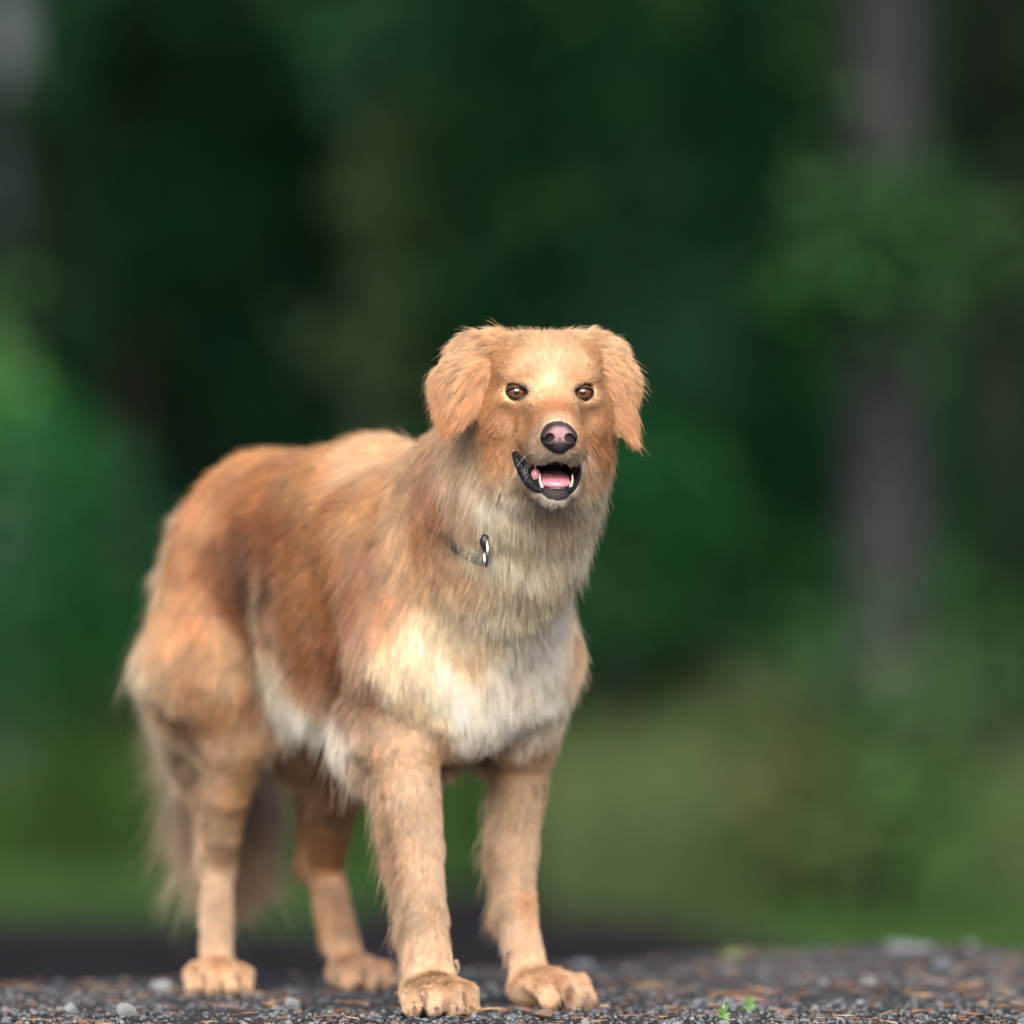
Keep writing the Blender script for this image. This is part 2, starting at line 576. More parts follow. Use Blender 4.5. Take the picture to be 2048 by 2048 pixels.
skin = mat_plain('coat_skin', (.5, .3, .15), rough=0.75, spec=0.2, attr='tint')
Vb, Qb = dog_field().mesh()
Vb = smooth_verts(Vb, Qb, 1, .4)
print('body verts', len(Vb), 'polys', len(Qb), round(time.time() - T0, 1))
body_me = mesh_np('body', Vb, Qb)
body = link('body', body_me, dog, skin)
ears = []
for s in (-1, 1):
    Ve, Qe = ear_field(s).mesh()
    Ve = smooth_verts(Ve, Qe, 2, .5)
    me = mesh_np('ear', Ve, Qe)
    ears.append((link('ear', me, dog, skin), Ve, Qe))
Vt, Qt = tail_field().mesh()
tail = link('tail', mesh_np('tail', Vt, Qt), dog, skin)

# ---------------------------------------------------------------- face parts
def part_field(name, G, mat, colf=None, it=1, parent=None):
    V, Q = G.mesh()
    V = smooth_verts(V, Q, it, .5)
    me = mesh_np(name, V, Q)
    if colf is not None:
        vcol(me, colf(V))
    return link(name, me, parent or dog, mat)


def sstep(x, a, b):
    t = np.clip((x - a) / (b - a), 0, 1)
    return t * t * (3 - 2 * t)


def box_field(c, half, step):
    c = np.asarray(c)
    return Field(*[np.arange(c[i] - half, c[i] + half, step) for i in range(3)])


# nose
NC = H(-0.0020, 0.0925, -0.0520)
G = box_field(NC, 0.028, 0.00065)
def N_(x, y, z): return NC + x * HX + y * HF + z * UP
G.ell(N_(0, 0, 0), (.0182, .0115, .0125), RH, .003)
G.ell(N_(0, -.004, .007), (.0150, .0105, .0085), RH, .006)
G.ell(N_(0, .002, -.010), (.0105, .0085, .0080), RH, .006)
for s in (-1, 1):
    G.ell(N_(s * .0105, .004, -.002), (.0085, .0085, .0095), RH, .004)
    G.ell(N_(s * .0098, .0120, -.0018), (.0047, .0110, .0046), RH, .0015, 'sub')
    G.cap(N_(s * .0115, .0125, -.0035), .0024, N_(s * .0190, .0040, -.0055), .0019, .0015, None, 'sub')
G.cap(N_(0, .0135, -.001), .0007, N_(0, .0105, -.018), .0013, .002, None, 'sub')
def nose_col(V):
    q = (V - NC); x, y, z = q @ HX, q @ HF, q @ UP
    r = np.sqrt((x / .0135) ** 2 + ((z - .0015) / .0105) ** 2)
    pink = 1 - sstep(r, .55, 1.10)
    pink *= 1 - 0.75 * sstep(-z, .002, .009)
    pink *= 1 - 0.9 * np.exp(-(x / .0009) ** 2) * sstep(-z, -.001, .003)
    deep = sstep(y, .002, .0065)
    n = NZ(V, .0022)[:, 0]
    pink = np.clip(pink * (1 + .35 * n), 0, 1) * (0.3 + .7 * deep)
    dark = np.array([.016, .014, .018]); pk = np.array([.22, .118, .135])
    return dark + (pk - dark) * pink[:, None]
nose_m, t_, b_ = mat_new('nose_leather')
a_ = t_.nodes.new('ShaderNodeAttribute'); a_.attribute_name = 'tint'
t_.links.new(a_.outputs['Color'], b_.inputs['Base Color'])
b_.inputs['Roughness'].default_value = 0.46; b_.inputs['Specular IOR Level'].default_value = .35
v_ = t_.nodes.new('ShaderNodeTexVoronoi'); v_.inputs['Scale'].default_value = 900
tc_ = t_.nodes.new('ShaderNodeTexCoord'); t_.links.new(tc_.outputs['Object'], v_.inputs['Vector'])
bp_ = t_.nodes.new('ShaderNodeBump'); bp_.inputs['Strength'].default_value = .5; bp_.inputs['Distance'].default_value = .0004
t_.links.new(v_.outputs['Distance'], bp_.inputs['Height']); t_.links.new(bp_.outputs[0], b_.inputs['Normal'])
part_field('nose', G, nose_m, nose_col)

# eyes
eye_m = mat_plain('eye_wet', (.1, .05, .02), rough=.12, spec=.5, coat=1.0, attr='tint')
eye_m.node_tree.nodes['Principled BSDF'].inputs['Coat Roughness'].default_value = .02
rim_m = mat_plain('dark_lid', (.006, .005, .006), rough=.5, spec=.3)
for s in (-1, 1):
    c = H(s * .0345, -.0085, -.0010)
    gz = np.array([0, -6.2, -.30]) * 1.0 + np.array([0.0, 0, 0])
    gz = (np.array([0, 0, CZ + .12]) - c); gz /= np.linalg.norm(gz)
    nu, nv = 80, 60
    sx = np.cross(gz, UP); sx /= np.linalg.norm(sx); sy = np.cross(sx, gz)
    V = []; Cc = []
    for j in range(nv + 1):
        th = math.pi * j / nv
        for i in range(nu):
            ph = 2 * math.pi * i / nu
            d = math.cos(th) * gz + math.sin(th) * (math.cos(ph) * sx + math.sin(ph) * sy)
            V.append(c + d * .0114)
            r = th / math.radians(56)
            if r < .27: col = (.004, .003, .003)
            elif r < 1.0:
                k = (r - .27) / .73
                st = .75 + .25 * math.sin(ph * 23 + 3 * math.sin(ph * 7)) * (1 - k)
                warm = 1.15 - .35 * math.sin(ph)
                col = tuple(x * st * warm * (1 if k < .8 else 1 - (k - .8) * 3.5) for x in (.115, .040, .015))
            else: col = (.012, .007, .006) if r < 1.25 else (.10, .07, .06)
            Cc.append(col)
    Q = [(j * nu + i, (j + 1) * nu + i, (j + 1) * nu + (i + 1) % nu, j * nu + (i + 1) % nu) for j in range(nv) for i in range(nu)]
    me = mesh_np('eye', np.array(V), np.array(Q)); vcol(me, np.array(Cc))
    eye_o = link('eye', me, dog, eye_m)
    R = np.array([HX * math.cos(.18) - s * HF * math.sin(.18), HF * math.cos(.18) + s * HX * math.sin(.18), UP])
    pts = []
    for k in range(40):
        a = 2 * math.pi * k / 40
        x = .0096 * math.cos(a); z = (.0044 if math.sin(a) > 0 else .0058) * math.sin(a) * (1.0 - .12 * math.cos(a) * s) - .0012
        if math.cos(a) * -s > .75: x += -s * .0028 * (math.cos(a) * -s - .75) / .25; z -= .0008 * (math.cos(a) * -s - .75) / .25
        y = math.sqrt(max(.0126 ** 2 - x * x - (z + .001) ** 2, 1e-6))
        pts.append(H(s * .0345, -.0085, 0) + x * R[0] + y * R[1] + z * UP)
    rr = [.0009 if math.sin(2 * math.pi * k / 40) > 0 else .0008 for k in range(40)]
    tube_obj('eyelid', pts, rr, rim_m, eye_o, 8, True)

# mouth
lip_m = mat_plain('lip_skin', (.007, .007, .009), rough=.4, spec=.3, coat=.05, noise=(260, .6), bump=.0035)
lp = spline([H(-.0425, .024, -.0655), H(-.0390, .033, -.074), H(-.0325, .040, -.0850), H(-.0265, .0505, -.0985),
             H(-.0175, .0630, -.1060), H(-.0030, .0725, -.1080), H(.0120, .0655, -.1060), H(.0215, .049, -.0960),
             H(.0250, .040, -.0860), H(.0270, .032, -.0760)], 60)
lr = np.interp(np.linspace(0, 9, 60), range(10), [.0010, .0038, .0068, .0052, .0034, .0036, .0032, .0030, .0028, .0012])
tube_obj('lower_lip', lp, lr, lip_m, dog, 14)
pal_m = mat_plain('mouth_lining', (.05, .022, .025), rough=.3, spec=.4, coat=.4)
ul = spline([H(-.0400, .028, -.0660), H(-.0300, .046, -.0775), H(-.0180, .066, -.0765), H(-.0030, .0800, -.0705),
             H(.0125, .069, -.0765), H(.0230, .046, -.0775), H(.0275, .032, -.0700)], 50)
tube_obj('upper_lip', ul, .0028, lip_m, dog, 10)
tg_m = mat_plain('tongue_flesh', (.52, .20, .26), rough=.28, spec=.5, coat=.7, noise=(900, .12), bump=.0003, sss=.3)
G = box_field(H(0, .035, -.095), 0.045, .0010)
R9 = pitch(13)
G.ell(H(-.001, .036, -.0925), (.0176, .036, .0068), R9, .002)
G.ell(H(-.001, .060, -.0985), (.0160, .0135, .0050), R9, .004)
G.cap(H(-.001, .010, -.0805), .0012, H(-.001, .066, -.0915), .0009, .003, None, 'sub')
tongue = part_field('tongue', G, tg_m)
G = box_field(H(-.0205, .046, -.090), 0.012, .0008)
G.ell(H(-.0205, .047, -.0895), (.0052, .004, .0068), RH, .002)
part_field('tongue_fold', G, tg_m, parent=tongue)
tooth_m = mat_plain('ivory', (.46, .42, .34), rough=.22, spec=.5, coat=.5)
for s in (-1, 1):
    b0 = H(s * .0138 - .0012, .0635, -.1040); tip = H(s * .0168 - .0012, .0635, -.0895)
    mid = (b0 + tip) / 2 + HX * s * .0014
    tube_obj('canine_tooth', spline([b0, mid, tip], 10), np.linspace(.0020, .0005, 10) * np.array([1] * 10), tooth_m, dog, 10)
for i in range(6):
    x = (i - 2.5) * .0035 - .0012
    y = .0708 - (i - 2.5) ** 2 * .0006
    tube_obj('incisor_tooth', [H(x, y, -.1075), H(x, y + .0003, -.1055), H(x, y + .0005, -.1040)], [.0012, .0013, .0009], tooth_m, dog, 8)
for s in (-1, 1):          # side teeth far back in the gap of the lips
    for i in range(2):
        tube_obj('molar_tooth', [H(s * .0195 - .001, .052 - i * .008, -.101 + i * .003), H(s * .0200 - .001, .052 - i * .008, -.0965 + i * .003)], [.0022, .0010], tooth_m, dog, 8)

# claws
claw_m = mat_plain('claw_horn', (.10, .055, .045), rough=.35, spec=.5)
for key in ('fn', 'ff', 'hn', 'hf'):
    for (c, f_, l_) in LEG['claw_' + key]:
        tube_obj('claw', spline([c - f_ * .004, c + f_ * .004 + UP * .0002, c + f_ * .0080 - UP * .0060], 8), np.linspace(.0032, .0009, 8), claw_m, dog, 8)
for c0, sd_ in ((P(911, 1933, 6.43), 1), (P(1016, 1910, 6.565), -1)):
    tube_obj('dewclaw', spline([c0 + UP * .006, c0 + sd_ * HX * .003, c0 + sd_ * HX * .002 - UP * .009], 8), np.linspace(.0030, .0008, 8), mat_plain('pale_horn', (.22, .16, .13), .4), dog, 8)

# collar, round the neck under the ruff
bvh_pts = [Vector(v) for v in Vb.tolist()]
BVH = BVHTree.FromPolygons(bvh_pts, [tuple(q) for q in Qb.tolist()])
n0 = P(1040, 1030, 6.41)
na = np.cross(P(1080, 1175, 6.30) - P(960, 900, 6.52), P(1190, 1080, 6.40) - P(930, 1045, 6.41)); na /= np.linalg.norm(na)
e1 = np.cross(na, UP); e1 /= np.linalg.norm(e1); e2 = np.cross(na, e1)
loop = []
for k in range(72):
    a = 2 * math.pi * k / 72
    d = math.cos(a) * e1 + math.sin(a) * e2
    hit = BVH.ray_cast(Vector(n0 + d * .35), Vector(-d))
    loop.append(np.array(hit[0]) + d * (.0005 + .0078 * math.exp(-(np.linalg.norm(np.array(hit[0]) - P(955, 1070, 6.33)) / .035) ** 2)))
loop = np.array(loop)
for _ in range(3): loop = (np.roll(loop, 1, 0) + loop * 2 + np.roll(loop, -1, 0)) / 4
collar = empty('dog_collar', tuple(loop.mean(0)))
tag(collar, 'thin dark collar with a steel ring, half hidden in the neck fur of the dog', 'dog collar')
cv, cq = [], []
for k in range(72):
    d = loop[k] - loop.mean(0); d -= na * (d @ na); d /= np.linalg.norm(d)
    for (o_, h_) in ((0, -.006), (.0022, -.006), (.0022, .006), (0, .006)):
        cv.append(loop[k] + d * o_ + na * h_)
    for j in range(4):
        cq.append((k * 4 + j, k * 4 + (j + 1) % 4, ((k + 1) % 72) * 4 + (j + 1) % 4, ((k + 1) % 72) * 4 + j))
link('strap', mesh_np('strap', cv, cq, False), collar, mat_plain('dark_nylon', (.018, .020, .028), rough=.7, noise=(300, .3)))

# ring of the collar
rp = P(972, 1086, 6.30)
hit = BVH.ray_cast(Vector((0, 0, CZ)), Vector(rp - np.array([0, 0, CZ])).normalized())
rc = np.array(hit[0]); rc = rc * (1 - .016 / 6.3) + np.array([0, 0, CZ * .016 / 6.3])
ring = []
ra = np.array([.22, -1, 0.05]); ra /= np.linalg.norm(ra)
for k in range(36):
    a = 2 * math.pi * k / 36
    ring.append(rc + ra * .008 * math.cos(a) + UP * (.0145 * math.sin(a) - .010))
steel = mat_plain('steel', (.62, .63, .65), rough=.18, metallic=1.0)
tube_obj('ring', ring, .0018, steel, collar, 10, True)
tube_obj('clasp', [rc + UP * .008, rc + UP * .002 - HX * .002, rc - UP * .008], [.004, .0055, .003], mat_plain('black_plastic', (.01, .011, .015), .4), collar, 10)

# ---------------------------------------------------------------- the coat
CR, WH, LG, GD = (.87, .76, .60), (.90, .85, .78), (.74, .54, .345), (.62, .36, .16)
OR, RU, DR, BR = (.52, .245, .085), (.36, .130, .035), (.13, .038, .012), (.33, .155, .070)
RF = (.90, .82, .68)
LT = (.43, .295, .185)
TN, GY = (.55, .395, .27), (.52, .48, .44)
MARKS = [
    # back and flank
    (500, 915, GD, 172, 2.6, .35), (600, 895, GD, 175, 2.6, .35), (700, 888, GD, 170, 2.8, .35), (780, 900, LG, 165, 3.0, .5),
    (840, 925, LG, 150, 3.0, .4), (440, 960, OR, 150, 2.6, .35), (520, 980, OR, 165, 2.6, .35), (620, 960, GD, 165, 2.6, .35), (720, 950, LG, 160, 2.8, .3),
    (420, 1050, OR, 120, 2.6, .35), (500, 1050, RU, 160, 2.6, .35), (580, 1050, RU, 168, 2.8, .3), (660, 1030, OR, 150, 2.8, .3), (750, 1010, GD, 135, 3.0, .3),
    (360, 1120, OR, 110, 3.0, .4), (440, 1120, RU, 120, 2.6, .35), (515, 1110, DR, 150, 2.6, .3), (505, 1160, DR, 140, 2.4, .3), (560, 1060, RU, 160, 2.6, .3), (590, 1130, OR, 150, 2.6, .3), (670, 1110, OR, 130, 3.0, .3),
    (745, 1090, RU, 110, 3.4, .3), (710, 1150, RU, 112, 3.2, .3), (540, 1170, DR, 135, 2.4, .3), (540, 1080, RU, 150, 2.6, .3), (800, 1060, LG, 110, 3.4, .3), (860, 960, RU, 100, 3.2, .35), (850, 1060, OR, 95, 3.2, .35), (880, 1030, RU, 92, 3.0, .3),
    (600, 1230, OR, 140, 2.8, .3), (660, 1200, OR, 130, 2.8, .3), (720, 1200, RU, 115, 3.2, .3), (790, 1180, OR, 105, 3.2, .3), (850, 1150, LG, 100, 3.0, .3),
    (620, 1310, OR, 135, 3.0, .3), (690, 1310, RU, 120, 3.0, .3), (740, 1270, BR, 105, 3.2, .3), (790, 1260, GD, 103, 3.2, .3), (830, 1300, CR, 100, 3.2, .3), (700, 1390, BR, 115, 3.0, .3), (740, 1370, BR, 105, 3.2, .3),
    # belly fringe
    (540, 1225, RU, 110, 2.6, .35), (552, 1290, CR, 105, 4.0, .6), (580, 1345, WH, 100, 5.5, .7), (640, 1395, WH, 98, 6.5, .7), (690, 1430, WH, 95, 6.5, .7), (560, 1400, WH, 95, 6.5, .6), (600, 1420, WH, 95, 6.5, .7),
    # haunch and trousers
    (380, 1200, OR, 105, 3.0, .4), (470, 1200, RU, 110, 2.4, .35), (330, 1110, RU, 105, 2.6, .35), (500, 1190, DR, 120, 2.2, .3), (420, 1290, GD, 100, 2.8, .4), (490, 1290, GD, 95, 2.4, .35),
    (355, 1270, GD, 105, 3.6, .45), (335, 1180, GD, 108, 3.6, .45), (365, 1380, TN, 105, 3.6, .4), (380, 1480, TN, 100, 3.6, .45), (400, 1300, BR, 105, 2.6, .3), (415, 1440, BR, 98, 2.4, .3), (312, 1150, TN, 105, 3.6, .5), (306, 1230, CR, 106, 3.8, .45), (300, 1330, CR, 106, 4.4, .5), (315, 1420, CR, 104, 6.5, .5), (345, 1500, CR, 100, 6.5, .6), (395, 1340, OR, 100, 3.2, .4), (430, 1390, GD, 95, 2.6, .3), (450, 1330, LG, 98, 2.4, .3),
    (500, 1390, OR, 90, 2.4, .3), (425, 1480, TN, 95, 2.2, .3), (480, 1480, GD, 90, 1.4, .2), (465, 1560, GD, 92, .9, .2), (435, 1560, TN, 93, 1.2, .25), (415, 1640, TN, 93, 1.0, .25),
    (450, 1680, TN, 92, 1.0, .25), (440, 1780, TN, 92, .8, .25), (415, 1800, TN, 96, 1.4, .35), (440, 1880, TN, 92, .8, .25), (400, 1880, TN, 98, 1.8, .45),
    (430, 1950, TN, 92, .6, .3), (430, 1985, LG, 92, .5, .3),
    # far hind leg
    (640, 1560, BR, 95, 1.6, .3), (690, 1560, BR, 90, 1.6, .3), (640, 1700, GD, 92, 1.0, .25), (680, 1700, GD, 90, 1.0, .25), (670, 1800, TN, 85, .8, .25),
    (640, 1830, GD, 92, 1.6, .45), (690, 1890, TN, 80, .8, .25), (710, 1960, TN, 80, .9, .3), (600, 1480, BR, 95, 1.8, .3),
    # neck, ruff and forechest
    (905, 905, LG, 100, 2.6, .3), (915, 960, TN, 95, 3.0, .3), (930, 1020, TN, 90, 3.0, .3), (940, 1080, CR, 92, 3.0, .3), (960, 950, CR, 95, 2.6, .3), (985, 1000, WH, 88, 3.0, .3),
    (975, 1050, RF, 88, 3.2, .35), (1030, 1040, RF, 90, 3.2, .35), (1030, 1110, RF, 92, 3.4, .35), (1090, 1050, RF, 88, 3.2, .35), (1090, 1110, RF, 88, 3.4, .35),
    (1150, 1020, RF, 80, 3.2, .4), (1150, 1090, RF, 82, 3.4, .4), (1190, 1000, CR, 72, 3.2, .45), (1205, 900, OR, 85, 2.6, .3), (1190, 940, LG, 80, 2.6, .35), (1170, 975, CR, 80, 2.8, .35),
    (930, 1120, LG, 100, 3.2, .3), (880, 1150, LG, 103, 3.2, .3), (905, 1210, CR, 105, 3.2, .3), (960, 1200, WH, 95, 3.4, .3), (960, 1250, CR, 92, 3.6, .3), (1060, 1240, WH, 90, 3.8, .3), (1030, 1200, CR, 90, 3.8, .3), (1110, 1200, WH, 88, 3.8, .3),
    (1160, 1190, CR, 85, 3.0, .35), (850, 1240, CR, 100, 3.2, .3), (880, 1300, CR, 98, 3.4, .3), (948, 1300, LG, 88, 3.4, .3), (905, 1330, WH, 95, 3.4, .3), (1010, 1300, WH, 88, 4.0, .3),
    (1090, 1300, WH, 92, 4.0, .3), (1145, 1290, LG, 100, 2.2, .3), (800, 1330, CR, 95, 3.0, .3), (860, 1390, CR, 92, 3.2, .3), (930, 1390, WH, 88, 4.0, .3),
    (1010, 1400, WH, 90, 4.4, .3), (1080, 1390, WH, 95, 4.0, .3), (1110, 1420, CR, 98, 2.4, .3), (935, 1450, WH, 88, 5.2, .35), (1000, 1450, WH, 90, 4.4, .3),
    (1060, 1440, WH, 92, 3.2, .3), (960, 1530, CR, 90, 4.2, .35),
    # near front leg
    (790, 1430, TN, 98, 2.6, .3), (850, 1450, LT, 88, 2.2, .3), (765, 1480, TN, 105, 4.0, .7), (810, 1540, TN, 92, 1.8, .3), (870, 1530, LT, 85, 1.8, .3),
    (775, 1560, TN, 112, 4.2, .65), (785, 1650, TN, 115, 4.6, .65), (830, 1640, LT, 95, 1.5, .3), (870, 1640, TN, 85, 1.2, .3), (800, 1740, TN, 118, 4.0, .65),
    (840, 1740, TN, 100, 1.3, .3), (875, 1740, TN, 85, 1.0, .3), (818, 1820, LT, 115, 3.6, .65), (850, 1820, LT, 98, 1.2, .3), (885, 1830, LT, 85, 1.0, .25),
    (832, 1890, TN, 110, 3.4, .75), (865, 1890, TN, 92, .9, .25), (890, 1920, TN, 88, .8, .25), (870, 1960, LT, 90, .6, .25), (850, 2000, TN, 92, .65, .3), (920, 1990, LT, 70, .9, .45),
    (880, 2005, TN, 88, .65, .3), (900, 2005, LT, 85, .65, .3),
    # far front leg
    (1000, 1540, LT, 90, 3.0, .4), (1050, 1540, LT, 90, 1.8, .3), (1090, 1540, TN, 95, 1.2, .3), (998, 1640, TN, 95, 3.8, .65), (1030, 1640, LT, 92, 1.4, .3),
    (1065, 1640, TN, 92, 1.0, .3), (1008, 1730, LT, 100, 3.6, .65), (1035, 1730, TN, 95, 1.2, .3), (1055, 1740, LT, 90, 1.0, .3), (1016, 1800, LT, 105, 3.2, .8),
    (1050, 1800, OR, 92, .9, .25), (1030, 1850, TN, 90, .8, .25), (1040, 1900, TN, 85, .8, .25), (1060, 1940, LT, 70, .9, .3), (1060, 1990, TN, 75, .8, .3),
    (1110, 1970, LT, 50, .7, .3), (1150, 1975, TN, 35, 1.1, .5), (1100, 2000, TN, 60, .7, .3),
    # between the legs
    (900, 1560, TN, 90, 3.6, .5), (870, 1480, GD, 88, 2.8, .3),
]
# the face: marks in the head frame's front view, same columns
FACE = [
    (1108, 680, LG, 268, 1.5, .5), (1060, 675, LG, 235, 2.0, .5), (1160, 675, LG, 305, 2.0, .5), (1108, 715, LG, 268, .9, .2), (1075, 715, LG, 250, 1.0, .2), (1142, 715, LG, 290, 1.0, .2), (1045, 720, LG, 240, 1.0, .2), (1165, 720, LG, 300, 1.0, .2),
    (1025, 715, GD, 215, 1.2, .25), (1190, 720, GD, 325, 1.2, .25), (1105, 755, CR, 270, .7, .2), (1060, 750, LG, 245, .7, .2), (1145, 745, GD, 290, .7, .2),
    (1028, 760, GD, 200, .6, .2), (1174, 760, GD, 340, .6, .2), (1057, 757, OR, 240, .6, .2), (1139, 757, OR, 300, .6, .2), (985, 760, OR, 190, 1.2, .2), (1210, 760, OR, 350, 1.2, .2),
    (1107, 790, LG, 270, .6, .2), (1080, 790, LG, 250, .5, .2), (1135, 790, LG, 290, .5, .2), (1018, 808, LG, 160, .5, .2), (1042, 815, LG, 135, .5, .2),
    (1182, 808, LG, 20, .5, .2), (1160, 815, LG, 45, .5, .2), (1112, 818, OR, 270, .5, .2), (1085, 820, OR, 235, .5, .2), (1137, 820, OR, 305, .5, .2), (1112, 840, TN, 270, .4, .2),
    (985, 810, OR, 130, 1.2, .2), (1005, 828, OR, 120, 1.0, .2), (1020, 838, RU, 125, .8, .2), (1197, 825, OR, 60, 1.0, .2), (1184, 835, RU, 60, .8, .2), (1040, 848, GD, 130, .7, .2), (1062, 845, GD, 150, .5, .2), (1165, 848, GD, 50, .7, .2),
    (990, 870, OR, 105, 2.0, .25), (1010, 880, GD, 110, 1.4, .2), (1045, 880, GD, 140, .7, .2), (1067, 875, TN, 160, .5, .2), (1165, 875, GD, 35, .6, .2), (1195, 880, OR, 75, 1.8, .25),
    (1060, 905, LT, 140, .7, .25), (1085, 918, GY, 115, .6, .3), (1112, 920, GY, 92, .6, .35), (1140, 918, GY, 65, .6, .3), (1160, 910, LT, 45, .7, .25), (1058, 930, LT, 130, .8, .3),
    (962, 905, LT, 98, 2.0, .2), (985, 920, GD, 98, 1.8, .2), (1010, 960, CR, 95, 2.2, .25), (1030, 995, WH, 92, 2.4, .25), (1080, 1040, CR, 90, 2.4, .3), (1200, 915, RU, 80, 1.8, .2), (1180, 940, LG, 82, 2.2, .25), (1168, 970, CR, 85, 2.2, .25), (1160, 1000, WH, 85, 2.4, .3),
    (1110, 1012, GY, 90, .7, .45), (1080, 1005, GY, 110, .7, .4), (1140, 1003, GY, 70, .7, .4),
    (1110, 1035, TN, 90, 2.2, .3),
]
ORG = Vector((0, 0, CZ))


def ray_mark(px, py):
    d = Vector(P(px, py, 6.5) - np.array([0, 0, CZ])).normalized()
    h_ = BVH.ray_cast(ORG, d)
    if h_[0] is None:
        h_ = BVH.find_nearest(Vector(P(px, py, 6.7)))
    return np.array(h_[0]), np.array(h_[1])


mp, mc, mdv, ml, mlf = [], [], [], [], []
for (px, py, c, ang, ln, lf) in MARKS + FACE:
    p, n = ray_mark(px, py)
    a = math.radians(ang)
    d = np.array([math.cos(a), 0.0, -math.sin(a)])
    if abs(n[1]) > .15:                      # lie in the surface, keeping the seen direction
        d[1] = -(d[0] * n[0] + d[2] * n[2]) / n[1]
        d[1] = max(-1.2, min(1.2, d[1]))
    d -= n * (d @ n); d /= np.linalg.norm(d) + 1e-9
    mp.append(p); mc.append(c); mdv.append(d); ml.append(ln); mlf.append(lf)
nf = len(FACE)
# the far side of the trunk mirrors the near side
for i in range(len(mp)):
    q = (mp[i] - B0) @ np.array([FU, LV, UP]).T
    if q[1] < -.03 and q[2] > .28 and q[0] < -.10:
        m_ = q.copy(); m_[1] *= -1
        dd = mdv[i] @ np.array([FU, LV, UP]).T; dd[1] *= -1
        mp.append(B0 + m_[0] * FU + m_[1] * LV + m_[2] * UP)
        mdv.append(dd[0] * FU + dd[1] * LV + dd[2] * UP)
        mc.append(mc[i]); ml.append(ml[i]); mlf.append(mlf[i])
MP = np.array(mp); MC = np.array(mc); MD = np.array(mdv); ML = np.array(ml) * .01; MF = np.array(mlf)


def coat_at(p, mp_=None, power=3.6, eps=.014):
    """colour, direction, length and lift of the coat near points p"""
    col = np.zeros((len(p), 3)); dr = np.zeros((len(p), 3)); ln = np.zeros(len(p)); lf = np.zeros(len(p))
    for i in range(0, len(p), 20000):
        q = p[i:i + 20000]
        far_ = np.clip(np.linalg.norm(q - HO, axis=1) / .10 - .8, 0, 1)[:, None]
        q = q + (NZ(q, .040) * .016 + NZ2(q, .014) * .006) * far_ * np.clip((q[:, 2:3] - .02) / .2, .25, 1)
        d2 = ((q[:, None, :] - MP[None]) ** 2).sum(2)
        w_ = 1.0 / (d2 + eps * eps) ** (power / 2)
        w_ /= w_.sum(1)[:, None]
        col[i:i + 20000] = w_ @ MC; dr[i:i + 20000] = w_ @ MD
        w2 = 1.0 / (d2 + .020 ** 2) ** 1.5
        w2 /= w2.sum(1)[:, None]
        w_ = w_ * (1 - far_) + w2 * far_
        ln[i:i + 20000] = w_ @ ML; lf[i:i + 20000] = w_ @ MF
    return col, dr, ln, lf


def unit(v):
    return v / (np.linalg.norm(v, axis=-1, keepdims=True) + 1e-12)


def coat_tone(p, col):
    """patches of redder, darker and paler hair"""
    n = NZ(p, .035); n2 = NZ2(p, .012)
    calm = np.clip(np.linalg.norm(p - HO, axis=1) / .12 - .6, .15, 1)
    k = ((.14 * n[:, 0] + .08 * n2[:, 0]) * calm)[:, None]
    col = col * (1 + k)
    red = np.clip(.5 * n[:, 1:2] + .3 * n2[:, 1:2], -1, 1) * .14 * calm[:, None]
    return np.clip(col * (1 + red * np.array([.5, -.3, -.9])), .004, .9)


def sample(V, Q, dens):
    """random roots on a quad mesh; dens(points) = hairs per square centimetre"""
    tri = np.concatenate([Q[:, [0, 1, 2]], Q[:, [0, 2, 3]]])
    a, b, c = V[tri[:, 0]], V[tri[:, 1]], V[tri[:, 2]]
    cr = np.cross(b - a, c - a); ar = np.linalg.norm(cr, axis=1) * .5
    nrm_v = np.zeros_like(V)
    for i in range(3):
        for ch in range(3):
            nrm_v[:, ch] += np.bincount(tri[:, i], cr[:, ch], len(V))
    nrm_v = unit(nrm_v)
    cen = (a + b + c) / 3
    lam = ar * 1e4 * dens(cen)
    n = RNG.poisson(lam)
    t = np.repeat(np.arange(len(tri)), n)
    r1, r2 = RNG.random(len(t)), RNG.random(len(t))
    sq = np.sqrt(r1)
    w0, w1, w2 = (1 - sq)[:, None], (sq * (1 - r2))[:, None], (sq * r2)[:, None]
    p = a[t] * w0 + b[t] * w1 + c[t] * w2
    nn = unit(nrm_v[tri[t, 0]] * w0 + nrm_v[tri[t, 1]] * w1 + nrm_v[tri[t, 2]] * w2)
    return p, nn


